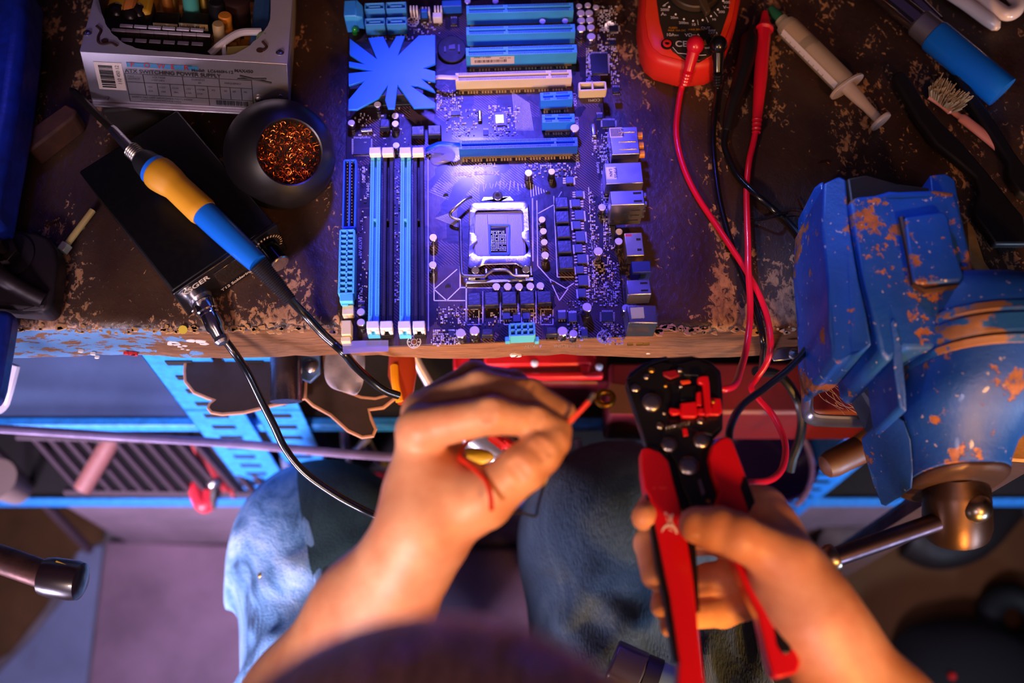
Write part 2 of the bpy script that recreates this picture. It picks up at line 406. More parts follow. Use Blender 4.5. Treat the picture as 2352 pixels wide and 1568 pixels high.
# --- sata ports
for (x0, y0, x1, y1, fl) in ((837, 6, 883, 21, 0), (886, 4, 933, 20, 0), (838, 41, 884, 56, 1), (887, 39, 934, 55, 1)):
    b = MB(); c = W((x0+x1)/2, (y0+y1)/2, .013); w = (x1-x0)/scale_at(c.x, (y0+y1)/2, HB+.013); d = (W(x0, y0, .013)-W(x0, y1, .013)).length; z = ZB+HB
    def bx(u0, u1, v0, v1, z0, z1, b=b):
        p = c+BX*((u0+u1)/2)+BY*((v0+v1)/2); b.box((p.x, p.y, z+(z0+z1)/2), (u1-u0, v1-v0, z1-z0), TH)
    t = .001
    bx(-w/2, w/2, -d/2, -d/2+t, .0003, .013); bx(-w/2, w/2, d/2-t, d/2, .0003, .013); bx(-w/2, -w/2+t, -d/2, d/2, .0003, .013); bx(w/2-t, w/2, -d/2, d/2, .0003, .013)
    bx(-w/2, w/2, -d/2, d/2, .0003, .006); bx(-w*.28, w*.28, -.0006, .0008, .006, .0125); bx(-w*.30, -w*.26, -.0018, .0008, .006, .0125)
    o = b.build('drive_port', mat('port_blue', '#3f8fe0', .4), board, bevel=.0007)
def f(b):
    obox(b, 790, 0, 818, 36, .020, .0003)
    pr = [W(817, -4, .020), W(833, 12, .016), W(833, 40, .016), W(817, 37, .020)]; b.prism(pr, (0, 0, -.0145))
part('corner_port_block', M_slotblue, board, f, bevel=.0008)
def f(b): b.cyl(W(815, 75, .0005), W(815, 68, .008), .0024); b.sphere(W(815, 67, .008), .0024)
part('indicator_lamp', mat('green_lens', '#0f7a2c', .2, coat=.6), board, f)
# --- battery holder
def f(b): b.cyl(W(1038, 118, .0003), W(1038, 112, .0045), .0115, n=40)
bh = part('battery_holder', M_black, board, f, bevel=.0006)
def f(b): obox(b, 1031, 97, 1045, 112, .0052, .004); obox(b, 1020, 102, 1024, 118, .0052, .004); obox(b, 1052, 102, 1056, 118, .0052, .004)
part('holder_contact', mat('dull_contact', '#4a4650', .5, metal=.5), bh, f)
# --- electrolytic capacitors
caps = [(867,240,9,8),(908,266,9,6),(908,284,9,8),(807,282,9,8),(910,334,9,7),(995,545,10,9),(994,608,10,9),(1214,397,10,9),(1267,394,9,9),
 (1245,504,9,7),(1248,531,9,7),(1250,556,9,7),(1252,586,10,8),(1140,658,10,8),(1166,658,10,8),(1192,658,10,8),(1218,657,10,8),(1241,656,10,8),
 (1058,765,12.5,11),(1090,759,12.5,11),(1292,760,12.5,11),(1317,766,10.5,10),(1348,705,12,12),(1374,577,12,12),(1383,476,10,9),(1422,532,9,9),(1421,554,10,9),(1320,294,11.5,11),
 (829,716,10,8),(829,740,10,8),(1438,707,10,8),(1330,14,8,8),(1350,12,8,8),(1369,17,8,8),(1334,30,10,8),(1353,30,10,8),(1335,47,10,8),(1355,46,10,8),(1335,65,11,9),(1357,63,10,9),(1358,84,11,9),
 (1246,49,8,9),(1298,48,8,9),(1074,3,8,8),(1138,3,8,8)]
sleeve = mat('capacitor_sleeve', '#2c2430', .4)
for x, y, r, h in caps:
    h = h/1000; rr = r/scale_at(x, y, HB+h)*.98; c = W(x, y, h); z = ZB+HB; b = MB()
    base = Vector((c.x, c.y, z+.0004))
    b.lathe(base, UP, [(0, rr*.95), (.0006, rr), (.0012, rr*.93), (.0018, rr), (h-.0009, rr), (h-.0004, rr*.9)], 22)
    o = b.build('capacitor', M_capside, board, ang=25)
    b = MB(); b.lathe(base+UP*(h-.0005), UP, [(0, rr*.88), (.0003, rr*.9), (.0005, rr*.84)], 22); b.build('capacitor_cap', M_cap, o)
# --- chokes
for x0, y0, x1, y1 in ((1073,671,1105,702),(1112,669,1146,701),(1152,668,1187,699),(1193,667,1228,699),(1233,667,1267,696),(1274,451,1306,477),(1275,483,1308,511),(1278,517,1311,545),(1280,551,1314,580),(1283,587,1318,617),
                       (872,272,895,292),(944,288,975,310),(982,286,1013,309),(1106,754,1133,770),(1254,750,1280,768)):
    b = MB(); obox(b, x0, y0, x1, y1, .0075, .0012); b2 = b.build('choke', M_choke, board, bevel=.0009, seg=3)
    part('solder_foot', M_gold, b2, lambda b: (obox(b, x0+3, y0+12, x0+7, y1+10, .001, .0003), obox(b, x1-7, y0+12, x1-3, y1+10, .001, .0003)))
# --- small power transistors
M_mos = mat('transistor_epoxy', '#343a5c', .4)
mos = [(1322,437,1339,452,1),(1313,457,1333,474,0),(1320,482,1341,504,1),(1316,507,1334,525,0),(1322,530,1344,554,1),(1320,560,1338,579,0),(1326,583,1348,604,1),(1323,610,1341,627,0),(1328,631,1351,655,1),(1328,662,1346,682,0),
       (1281,716,1300,732,2),(1305,718,1325,738,2),(1154,716,1172,732,2),(1200,716,1218,732,2),(1178,722,1196,738,2),(1300,405,1317,420,1),(826,703,838,712,2),(1335,755,1350,772,2)]
for x0, y0, x1, y1, s in mos:
    b = MB(); obox(b, x0, y0, x1, y1, .0024, .0003); o = b.build('transistor', M_mos, board, bevel=.0003)
    b = MB()
    if s == 2:
        for k in range(3): x = x0+(x1-x0)*(k+.5)/3; obox(b, x-1.5, y1, x+1.5, y1+6, .0005)
        obox(b, x0+1, y0-4, x1-1, y0+1, .0006)
    else:
        xa = x1 if s == 0 else x0-7
        for k in range(3): y = y0+(y1-y0)*(k+.5)/3+2; obox(b, xa, y-1.4, xa+7, y+1.4, .0006)
        xb = x0-4 if s == 0 else x1; obox(b, xb, y0+2, xb+4, y1+3, .0006)
    b.build('transistor_lead', M_solder, o)
# --- chips
chips = [(812,318,851,354,.0016,'square controller chip'),(1357,123,1396,168,.0018,'large audio chip'),(1382,716,1408,738,.0015,''),(1036,255,1057,264,.0018,''),(1399,58,1420,72,.0018,''),(1400,92,1415,104,.002,''),(965,20,985,44,.0045,''),(1370,262,1384,271,.0018,''),
         (1110,298,1122,310,.0012,''),(1407,200,1424,212,.0025,''),(1030,760,1044,775,.0014,''),(1382,488,1392,500,.002,''),(822,694,838,700,.0015,''),(1035,42,1050,55,.0022,''),(1384,276,1412,291,.0018,'')]
for x0, y0, x1, y1, h, lb in chips:
    b = MB(); obox(b, x0, y0, x1, y1, h, .0004); o = b.build('chip', M_chip, board, bevel=.0002, seg=1)
    if lb: o['label'] = lb
    b = MB(); n = max(4, int((x1-x0)/3.2))
    for k in range(n):
        x = x0+(x1-x0)*(k+.5)/n; obox(b, x-.7, y0-4, x+.7, y0, .0006); obox(b, x-.7, y1, x+.7, y1+4, .0006)
    if x1-x0 > 19:
        n = max(4, int((y1-y0)/3))
        for k in range(n):
            y = y0+(y1-y0)*(k+.5)/n; obox(b, x0-4, y-.6, x0, y+.6, .0006); obox(b, x1, y-.6, x1+4, y+.6, .0006)
    b.build('chip_lead', M_solder, o)
def f(b): obox(b, 1134, 258, 1163, 287, .0012, .0003)
nb = part('bridge_chip', mat('bridge_substrate', '#4a3f86', .4), board, f)
part('chip_die', mat('silver_die', '#d5d2ea', .25, metal=.7), nb, lambda b: obox(b, 1138, 263, 1157, 282, .0022, .0012), bevel=.0002)
for x0, y0, x1, y1 in ((1097,251,1107,276),(1358,282,1370,312),(827,293,857,301)):
    part('quartz_crystal', M_capside, board, lambda b: obox(b, x0, y0, x1, y1, .0035, .0003), bevel=.0013, seg=4)
# --- header, jumpers, small sockets
hd, c, w_, d_ = well_grid('pin_header', 1331, 189, 1391, 206, .0095, 2, 1, M_cream, 'cream serial header socket')
def f(b):
    for i in range(3):
        for j in range(3): obox(b, 941+i*28+j*7, 12+(i % 2)*3, 945+i*28+j*7, 24+(i % 2)*3, .009)
    obox(b, 994, 28, 1015, 40, .007)
part('pin_header', M_white, board, f, bevel=.0003, seg=1)
part('jumper_cap', M_deepblue, board, lambda b: obox(b, 967, 20, 981, 27, .012, .004), bevel=.0004)
def f(b): obox(b, 1015, 0, 1060, 14, .009)
part('panel_header', M_deepblue, board, f, bevel=.0005)
def f(b): obox(b, 786, 700, 812, 722, .007); obox(b, 784, 735, 806, 768, .010); obox(b, 783, 772, 805, 784, .008)
part('fan_header', M_cream, board, f, bevel=.0005)
# --- processor socket
sock = part('processor_socket', mat('socket_body', '#6f68a0', .45), board, lambda b: obox(b, 1084, 484, 1206, 592, .0042, .0003), bevel=.0006)
def sockfield():
    b = MB(); z = .0045
    for i in range(40):
        x = 1092+i*(1199-1092)/39
        for y0, y1 in (((492, 588),) if (x < 1122 or x > 1168) else ((492, 515), (582, 588))):
            obox(b, x-.75, y0, x+.75, y1, z+.0003, .0040)
    return b
sockfield().build('contact_field', mat('contact_row', '#8f88c4', .35, metal=.4), sock)
def f(b):
    obox(b, 1128, 523, 1163, 578, .0045, .0043)
wl = part('socket_well', M_hole, sock, f)
def f(b):
    for i in range(9):
        for j in range(13):
            if random.random() < .86:
                x = 1129+i*4.0; y = 531+j*3.6; obox(b, x-1.1, y-.9, x+1.1, y+.9, .0054, .0045)
part('contact_pin', M_capside, wl, f)
def f(b):
    for seg_ in (((1125, 517), (1170, 517)), ((1170, 517), (1170, 583)), ((1170, 583), (1126, 583)), ((1126, 583), (1125, 517))):
        b.tube([W(*seg_[0], .0052), W(*seg_[1], .0052)], .0006, 6)
part('well_frame', M_deepblue, sock, f)
# load plate: a frame with a shaped opening
outer = [(1078, 470),(1086, 464),(1206, 462),(1214, 468),(1222, 610),(1216, 614),(1196, 614),(1190, 606),(1108, 608),(1100, 616),(1080, 616),(1074, 612)]
inner = [(1091, 488),(1095, 483),(1196, 482),(1202, 486),(1204, 530),(1198, 534),(1199, 546),(1206, 552),(1214, 570),(1213, 580),(1203, 588),(1098, 589),(1088, 580),(1085, 570),(1090, 558),(1097, 553),(1095, 543),(1089, 536)]
def resample(pts, n, start):
    pts = [Vector((*p, 0)) for p in pts]; L = [0]
    for i in range(len(pts)): L.append(L[-1]+(pts[(i+1) % len(pts)]-pts[i]).length)
    out = []; c = Vector((1147, 538, 0))
    for k in range(n):       # by angle around the centre so both rings match up
        a = start+2*PI*k/n; d = Vector((math.cos(a), math.sin(a), 0)); best = None
        for i in range(len(pts)):
            p, q = pts[i], pts[(i+1) % len(pts)]; e = q-p; den = d.x*e.y-d.y*e.x
            if abs(den) < 1e-9: continue
            w = p-c; t = (w.x*e.y-w.y*e.x)/den; s_ = (w.x*d.y-w.y*d.x)/den
            if t > 0 and -1e-6 <= s_ <= 1+1e-6 and (best is None or t > best): best = t
        out.append(c+d*best)
    return out
def f(b):
    n = 96; o_, i_ = resample(outer, n, 0), resample(inner, n, 0)
    oo = [c_.lerp(a_, .8) for a_, c_ in zip(o_, i_)]
    R = [[W(p.x, p.y, .0035) for p in o_], [W(p.x, p.y, .0064) for p in o_], [W(p.x, p.y, .0070) for p in oo], [W(p.x, p.y, .0064) for p in i_], [W(p.x, p.y, .0050) for p in i_]]
    b.rings(R, cap=False)
lp = part('load_plate', mat('brushed_steel', '#c8c4d6', .3, metal=1, vary=.2, vs=220, bump=.25, bs=350), sock, f, ang=40)
def f(b):
    b.prism([W(x, y, .005) for x, y in ((1104, 462),(1110, 452),(1131, 451),(1136, 461),(1150, 461),(1154, 451),(1172, 450),(1182, 461))], (0, 0, -.0016))
    b.cyl(W(1143, 454, .001), W(1143, 449, .0075), .0036, n=24)
part('load_plate_tab', M_steel, lp, f, bevel=.0004)
part('screw_recess', M_hole, lp, lambda b: b.cyl(W(1143, 448, .0076), W(1143, 448, .0078), .0016, n=6))
lever = [(1083,452,.007),(1070,457,.0085),(1056,468,.009),(1044,478,.009),(1035,488,.008),(1036,496,.007),(1044,501,.0065),(1054,505,.006),(1057,512,.006),(1058,560,.0055),(1060,620,.005),(1063,631,.005),(1072,634,.005),(1110,634,.0055),(1118,630,.006),(1130,622,.007),(1138,620,.0075),(1160,620,.0075),(1170,624,.007),(1182,633,.0055),(1215,634,.005)]
part('socket_lever', M_steel, sock, lambda b: b.tube(smooth_path([W(*q) for q in lever], 4), .0012, 10))
def f(b):
    b.cyl(W(1092, 622, .001), W(1092, 620, .0065), .0030); b.cyl(W(1208, 620, .001), W(1208, 618, .0065), .0030)
part('socket_screw', M_steel, sock, f, bevel=.0005)
def f(b):
    obox(b, 1070, 640, 1212, 648, .003, .0003); obox(b, 1075, 632, 1092, 640, .0045, .0003); obox(b, 1206, 636, 1226, 644, .0045, .0003); b.box(tuple(W(1219, 612, .003)), (.0018, .016, .005), TH); b.box(tuple(W(1117, 628, .003)), (.002, .006, .005), TH); b.box(tuple(W(1186, 628, .003)), (.002, .006, .005), TH)
part('socket_bracket', M_steel, sock, f, bevel=.0005)
# --- rear ports (boxes standing on the right edge)
def port(name, x0, y0, x1, y1, h, m, label, grow=0):
    b = MB(); c, w, d = obox(b, x0, y0, x1, y1, h, .0003); o = b.build(name, m, board, bevel=.0006); o['label'] = label; return o, c, w, d
M_port = mat('port_shield', '#c6c2ca', .3, metal=1, vary=.15, vs=60); M_portgold = mat('port_shield_warm', '#d2c7a0', .3, metal=1, vary=.15, vs=60)
def pbox(m, name, parent, c, x0, x1, y0, y1, z0, z1, bev=0):
    b = MB(); p = c+BX*((x0+x1)/2)+BY*((y0+y1)/2); b.box((p.x, p.y, ZB+HB+(z0+z1)/2), (x1-x0, y1-y0, z1-z0), TH); return b.build(name, m, parent, bevel=bev)
o, c, w, d = port('audio_port_block', 1402, 291, 1467, 354, .016, M_port, 'steel shielded audio jack block')
pbox(M_paper, 'port_label', o, c, -w*.5, -w*.05, d*.12, d*.48, .0160, .01615)
def f(b):
    for i in range(8): p = c+BX*(-w*.44+i*.0009)+BY*d*.3; b.box((p.x, p.y, ZB+HB+.0162), (.0005, d*.28, .0002), TH)
    text_into(b, 'A 29', c+BX*(-w*.12)+BY*d*.44+UP*.0003, -BY, BX, .0036)
part('label_print', M_ink, o, f)
def f(b):
    for s in (.32, -.05, -.36): b.tube([c+BX*(w*.5)+BY*d*s-UP*.006, c+BX*(w*.5+.004)+BY*d*s-UP*.006], .003, 16)
part('audio_jack', mat('jack_amber', '#d2842a', .35), o, f)
def f(b): 
    for y in (-.05, .30, -.32): p = c+BX*(w*.1)+BY*d*y; b.box((p.x, p.y, ZB+HB+.0163), (w*.62, .0009, .0006), TH)
part('pressed_rib', M_portgold, o, f, bevel=.0002)
o, c, w, d = port('network_port', 1389, 373, 1476, 421, .0155, M_port, 'plain steel port block with white label')
pbox(M_white, 'port_label', o, c, -w*.46, -w*.2, -d*.28, d*.3, .0155, .01565)
def f(b): text_into(b, 'P7P55', c+BX*(-w*.26)+BY*d*.24+UP*.0004, -BY, BX, .0034); text_into(b, 'LAN', c+BX*(-w*.38)+BY*d*.2+UP*.0004, -BY, BX, .0034)
part('label_print', M_ink, o, f)
o, c, w, d = port('usb_port', 1402, 437, 1480, 470, .029, M_port, 'tall steel double usb port lit orange')
def f(b):
    for y in (-.28, .28): p = c+BX*(w*.3)+BY*d*y; b.box((p.x, p.y, ZB+HB+.0290), (w*.24, .0013, .0006), TH)
    for z in (.007, .014, .021): p = c+BX*(w*.25)-BY*(d*.5); b.box((p.x, p.y, ZB+HB+z), (w*.28, .0006, .0009), TH)
part('shield_slot', M_hole, o, f)
part('grounding_tab', M_port, o, lambda b: [b.box(tuple(c+BX*(w*.5+.0008)+BY*d*y-UP*z), (.002, .0025, .003), TH) for y in (-.3, .3) for z in (.004, .012, .02)])
o, c, w, d = port('display_port', 1436, 534, 1478, 587, .013, M_portgold, 'brass toned port block beside the usb ports')
pbox(mat('red_mark', '#b02020', .5), 'red_mark', o, c, -w*.45, -w*.1, d*.36, d*.44, .0130, .0132)
part('shield_slot', M_hole, o, lambda b: [b.box(tuple(c+BX*(w*.25)+BY*d*y+UP*.0001), (w*.24, .0016, .0003), TH) for y in (-.25, .2)])
o, c, w, d = port('optical_port', 1451, 599, 1495, 625, .013, mat('navy_plastic', '#1d2c66', .5), 'navy plastic optical port')
pbox(M_hole, 'port_opening', o, c, -w*.1, w*.25, -d*.5-.0004, -d*.5, .004, .010)
o, c, w, d = port('usb_port', 1440, 642, 1495, 676, .0155, M_port, 'low steel usb port near the bench edge')
part('shield_slot', M_hole, o, lambda b: [b.box(tuple(c+BX*(w*.22)+BY*d*y+UP*.0001), (w*.3, .0012, .0003), TH) for y in (-.25, .25)])
def f(b):
    t0 = [W(1439, 700, .024), W(1508, 700, .024), W(1511, 742, .024), W(1444, 742, .024)]
    b.prism(t0, (0, 0, -.0235))
o = part('mouse_port_block', M_port, board, f, bevel=.0008); o['label'] = 'tall steel keyboard port block at the corner'
part('green_sticker', mat('pale_sticker', '#a9b8b0', .5), o, lambda b: b.box(tuple(W(1464, 718, .0242)), (.009, .008, .0002), TH))
part('port_foot', M_gold, o, lambda b: [obox(b, x, 786, x+14, 791, .002) for x in (1441, 1462, 1478)])
# --- small surface mounted parts, in clusters
def cluster(n, x0, y0, x1, y1, mb, w=(2, 4), hgt=.0007):
    for _ in range(n):
        x, y = round(random.uniform(x0, x1)/4.4)*4.4, round(random.uniform(y0, y1)/4.4)*4.4; a, c_ = random.choice(((3.2, 1.7), (1.7, 3.2), (3.2, 3.2), (6, 2.2), (1.4, 1.4), (1.4, 1.4)))
        obox(mb, x, y, x+a, y+c_, random.uniform(.4, 1.3)*hgt+.0003)
areas = [(110,1372,10,1415,118),(60,1345,110,1355,190),(40,1400,110,1418,190),(70,1350,440,1366,700),(60,1358,520,1376,690),(120,1378,600,1420,700),(80,1384,440,1402,600),(60,1380,740,1430,790),(80,990,755,1050,790),(60,1075,708,1270,745),
         (60,1020,250,1100,310),(90,1120,240,1190,310),(60,1000,205,1060,250),(40,803,240,940,335),(70,1205,372,1330,405),(40,1360,300,1395,360),(40,1380,300,1398,470),(40,880,350,990,365),(30,820,365,845,700),(24,940,44,1010,75),(50,905,380,915,700),(40,1290,740,1340,780),(40,840,80,1000,90),(30,1110,560,1120,560),(40,1000,700,1070,750),(30,1300,690,1345,720)]
b = MB(); b2 = MB(); b3 = MB()
for n, x0, y0, x1, y1 in areas: cluster(int(n*1.25), x0, y0, x1, y1, b); cluster(int(n*.3), x0, y0, x1, y1, b2, (3, 6)); cluster(int(n*.2), x0, y0, x1, y1, b3, (3, 6), .0011)
o = b.build('surface_component', M_solder, board); o['kind'] = 'stuff'
o = b2.build('surface_component', mat('dark_resistor', '#1c1a22', .5), board); o['kind'] = 'stuff'
o = b3.build('surface_component', mat('ceramic_tan', '#9c8a78', .5), board); o['kind'] = 'stuff'
# --- white printing
def line(b, pts, w=.0007):
    for p, q in zip(pts[:-1], pts[1:]):
        A_, B_ = W(*p, .00008), W(*q, .00008); d = (B_-A_); n = UP.cross(d.normalized())*w/2
        b.prism([A_-n, B_-n, B_+n, A_+n], (0, 0, -.00006))
def f(b):
    line(b, [(996,550),(997,690),(1071,690)]); line(b, [(1057,660),(1026,690),(997,664),(1050,618)]); line(b, [(1057,600),(1057,660),(1140,661)], .0009)
    line(b, [(983,350),(984,760)]); line(b, [(1233,460),(1235,610),(1262,640),(1300,662),(1318,650)]); line(b, [(1223,455),(1224,600)], .001); line(b, [(1272,450),(1280,636),(1318,636)])
    line(b, [(1262,640),(1285,690),(1305,662)]); line(b, [(1290,440),(1272,470),(1236,490)]); line(b, [(1071,640),(1071,745)], .0009)
    for x in (1109,1149,1190,1231): line(b, [(x, 668),(x, 742)], .0006)
    for x in (1074, 1160, 1200, 1244): line(b, [(x-2, 710),(x+26, 710),(x+26, 745),(x-2, 745),(x-2, 710)], .0006)
    for i in range(12): line(b, [(1352+i*1.2, 430+i*21),(1353+i*1.2, 446+i*21)], .0006)
    for i in range(7): line(b, [(1218+i*6, 420+i*3),(1220+i*6, 452-i*2)], .0006)
    for i in range(26): line(b, [(986+i*3.4, 440-i*4.5),(1030+i*1.5, 452-i*4.0+6)], .00022)
    for i in range(18): line(b, [(1000+i*3, 500-i),(1050, 520-i*3)], .0002)
    for i in range(14): line(b, [(1176+i*3, 210+i*2),(1186+i*3, 300)], .0003)
    for i in range(16):
        x = 1085+i*8; line(b, [(x, 415+random.uniform(0, 8)),(x+random.uniform(-5, 3), 425+random.uniform(0, 16))], .0005)
    X, Y = -BX, -BY
    text_into(b, 'TurboV', W(1141, 374, .0001), X, Y, .0055, bold=True); text_into(b, 'Xtreme Phase', W(1147, 392, .0001), X, Y, .0060, bold=True)
    text_into(b, 'ATX12V', W(1244, 791, .0001), X, Y, .0034); text_into(b, 'COM1', W(1378, 227, .0001), X, Y, .0034)
    text_into(b, 'MADE IN', W(1333, 791, .0001), X, Y, .0028); text_into(b, 'CHINA', W(1300, 791, .0001), X, Y, .0028)
    text_into(b, 'PCIEX16_1', W(1331, 385, .0001), Y*-1, X*1, .0032); text_into(b, 'PCIEX1_1', W(1325, 244, .0001), Y*-1, X, .003); text_into(b, 'PCIEX1_2', W(1330, 300, .0001), Y*-1, X, .003)
    text_into(b, 'EATXPWR', W(824, 545, .0001), Y, X*-1, .0034); text_into(b, 'PRI_EIDE', W(832, 386, .0001), Y, X*-1, .0034); text_into(b, 'DIMM_A1', W(842, 420, .0001), Y, X*-1, .0030)
    text_into(b, 'CPU_FAN', W(826, 660, .0001), Y, X*-1, .0030); text_into(b, 'Express', W(1370, 372, .0001), Y, X*-1, .0032); text_into(b, 'LGA1156', W(1162, 600, .0072), X*-1, Y*-1, .0030)
part('printed_marking', M_silk, board, f)
def ring(b, c, r, w, h0=.0001):
    n = 28; b.rings([[c+Vector((math.cos(2*PI*k/n), math.sin(2*PI*k/n), 0))*(r+s*w/2)+UP*z for k in range(n)] for s, z in ((1, 0), (1, h0), (-1, h0), (-1, 0))], cap=False, closed=True)
for x, y in ((951, 785), (1387, 774), (948, 50)):
    b = MB(); c = W(x, y, .0001); ring(b, c, .0046, .0007); ring(b, c, .0021, .0004)
    for k in range(8): b.cyl(c+Vector((math.cos(k*PI/4), math.sin(k*PI/4), 0))*.0034, c+Vector((math.cos(k*PI/4), math.sin(k*PI/4), 0))*.0034+UP*.0003, .0005, n=8)
    o = b.build('screw_ring', M_silk, board)
    part('screw_hole', mat('hole_brown', '#6b3d22', .7), o, lambda b: b.cyl(c, c+UP*.0002, .0019))
for x, y in ((1024, 450), (1259, 445), (1029, 659), (1271, 653)):
    part('cooler_hole', M_hole, board, lambda b: b.cyl(W(x, y, 0), W(x, y, .0002), .0020))
# hardened patches of shiny film on the board
M_film = mat('clear_film', '#8f8ad0', .18, alpha=.55, coat=.8, bump=.5, bs=90)
def film(name, pts, h):
    b = MB(); c = W(sum(p[0] for p in pts)/len(pts), sum(p[1] for p in pts)/len(pts), h+.0012); rs = []
    for s, z in ((1, -.001), (.9, .0006), (.6, .0012), (.1, .0014)):
        rs.append([c+(W(x, y, h)-c)*s+UP*(z+random.uniform(-.0003, .0003)) for x, y in pts])
    b.rings(rs, cap=False); return b.build(name, M_film, board, sub=1)
film('adhesive_film', [(985,365),(990,345),(1005,338),(1030,336),(1046,345),(1047,358),(1036,370),(1015,374),(996,380)], .002)
def f(b): b.prism([W(x, y, .004) for x, y in ((788,812),(786,784),(830,782),(892,781),(892,806),(840,808))], (0, 0, -.0006))
part('plastic_film', M_film, board, f)
# ================================================================ WORKBENCH
YF = P(1176, 758, 0).y
def bench_mats():
    t = NT('worn_bench_top'); co = t.coords()
    st = t.coords(scale=(1, .55, 1))
    n1 = t.noise(9, 6, .6, co); n2 = t.noise(230, 5, .65, t.coords(scale=(1, .7, 1), rot=(0, 0, .7)), .6); n3 = t.noise(22, 4, .6, st, .8)
    base = t.ramp(n1, [(.25, srgb('#1c110d')), (.5, srgb('#34211a')), (.75, srgb('#46301f'))])
    # chips are commoner in the middle patches and by the front edge
    sx = t.n('ShaderNodeSeparateXYZ'); t.l(t.tc.outputs['Object'], sx.inputs[0])
    edge = t.math('MULTIPLY', t.math('SUBTRACT', .030, sx.outputs['Y']), 3.5); edge = t.math('MAXIMUM', edge, 0)
    s = t.math('ADD', t.math('ADD', t.math('MULTIPLY', n3, .75), t.math('MULTIPLY', n2, .62)), edge)
    chip = t.ramp(s, [(.770, (0, 0, 0)), (.796, (1, 1, 1))])
    c = t.mix(chip, base, t.ramp(n2, [(.4, srgb('#6b4630')), (.65, srgb('#a97a52'))]))
    fine = t.ramp(t.noise(420, 2), [(.71, (0, 0, 0)), (.74, (1, 1, 1))])
    c = t.mix(t.math('MULTIPLY', fine, .55), c, srgb('#8a6a52'))
    t.set(color=c, rough=t.ramp(n3, [(.3, (.32,)*3), (.7, (.6,)*3)]), spec=.5); t.bump(t.math('SUBTRACT', n2, t.math('MULTIPLY', chip, .8)), .5, .0012); top = t.m
    t = NT('raw_bench_edge'); g = t.coords(scale=(3, 60, 60)); n = t.noise(10, 6, .7, g, .5); m = t.noise(8, 4)
    c = t.ramp(n, [(.3, srgb('#4a2a16')), (.55, srgb('#8a5a34')), (.75, srgb('#a97448'))])
    sx = t.n('ShaderNodeSeparateXYZ'); t.l(t.tc.outputs['Object'], sx.inputs[0])
    paint = t.math('MULTIPLY', t.ramp(t.math('ADD', t.math('MULTIPLY', sx.outputs['X'], -3.0), t.noise(40, 5)), [(1.45, (0, 0, 0)), (1.55, (1, 1, 1))]), 1)
    left = t.math('LESS_THAN', t.math('ADD', sx.outputs['X'], t.math('MULTIPLY', t.noise(35, 5), .16)), -.17)
    mask = t.math('MULTIPLY', left, t.math('GREATER_THAN', t.noise(60, 5, .7, t.coords(scale=(1, 1, 2.5))), .47))
    c = t.mix(mask, c, srgb('#5f8fc0'))
    t.set(color=c, rough=.65); t.bump(t.noise(260, 5, .7, g), .6, .001); return top, t.m
M_top, M_edge = bench_mats()
bench = thing('workbench', 'worn dark wooden workbench top with chipped paint and raw front edge', 'workbench', (0, YF, ZB-.05))
def f(b):
    nx = 150; x0, x1 = -.95, .95; ys = []
    for i in range(nx+1):
        x = x0+(x1-x0)*i/nx; ys.append((x, YF+.0016*math.sin(x*37)+random.uniform(-.0007, .0007)))
    rows = [(0, -.05, 0), (-.0005, -.047, 0), (0, -.010, 0), (.0015, -.003, 1), (.005, -.0006, 1), (.012, 0, 1)]
    vs = []
    for dy, dz, k in rows: vs += [(x, y+dy+(random.uniform(-.0008, .0008) if k else 0), ZB+dz-(random.uniform(0, .0008) if dz < 0 and k else 0)) for x, y in ys]
    vs += [(x, .95, ZB) for x, y in ys]+[(x, .95, ZB-.05) for x, y in ys]; n = nx+1
    fs = [(j*n+i, j*n+i+1, (j+1)*n+i+1, (j+1)*n+i) for j in range(7) for i in range(nx)]
    fs += [(7*n+i, 7*n+i+1, i+1, i) for i in range(nx)]
    b.add(vs, fs, True)
    for k in range(len(b.mi)): j = k//nx; b.mi[k] = 1 if j < 3 or j > 5 else 0
    for i in (0, nx): b.add([vs[j*n+i] for j in range(8)], [tuple(range(8)) if i else tuple(range(7, -1, -1))], False)
part('worktop', [M_top, M_edge], bench, f, ang=50)
for _x in (-.92, .92):
    for _y in (YF+.04, .90): part('leg', mat('bench_leg', '#3a2418', .7, vary=.2), bench, lambda b: b.box((_x, _y, .425), (.06, .06, .85)), bevel=.002)
# chips of old paint and dirt along the front edge
def f(b):
    for _ in range(300):
        x = random.uniform(22, 1900); 
        if 780 < x < 1500: continue
        y = random.gauss(757, 5); c = P(x, min(y, 764), .0006); r = random.uniform(.0006, .0022)*(2 if random.random() < .1 else 1)
        n = 6; b.prism([c+Vector((math.cos(2*PI*k/n)*r*random.uniform(.5, 1.6), math.sin(2*PI*k/n)*r*random.uniform(.4, 1), 0)) for k in range(n)], (0, 0, -.0012))
o = part('paint_flake', mat('flake_tan', '#b98a58', .6), bench, f); o['kind'] = 'stuff'
def blot(name, m, pts, label=None):
    def f(b):
        for x, y, r in pts:
            hz = (y-758)/(818-758)*-.05; 
            t = P(x, y, 0); u, v = (x-1176)/FP, (y-784)/FP; fwd = SD-v*CD; tt = YF/fwd; z = ZB+CH-tt*(CD+v*SD); n = 9; c = Vector((u*tt, YF-.0016, z)); rr = r/2500
            b.prism([c+Vector((math.cos(2*PI*k/n)*rr*random.uniform(.7, 1.5), 0, math.sin(2*PI*k/n)*rr*random.uniform(.5, 1))) for k in range(n)], (0, .002, 0))
    part(name, m, bench, f)
blot('white_paint_spot', mat('white_spot', '#d9cdc4', .6), [(398,783,9),(404,786,8),(392,787,5),(413,792,5),(440,778,9),(462,781,10),(470,786,7),(420,797,3),(432,799,3),(425,790,4)])
blot('red_paint_spot', mat('red_spot', '#c02020', .6), [(292,809,5),(302,810,7),(310,811,6)])
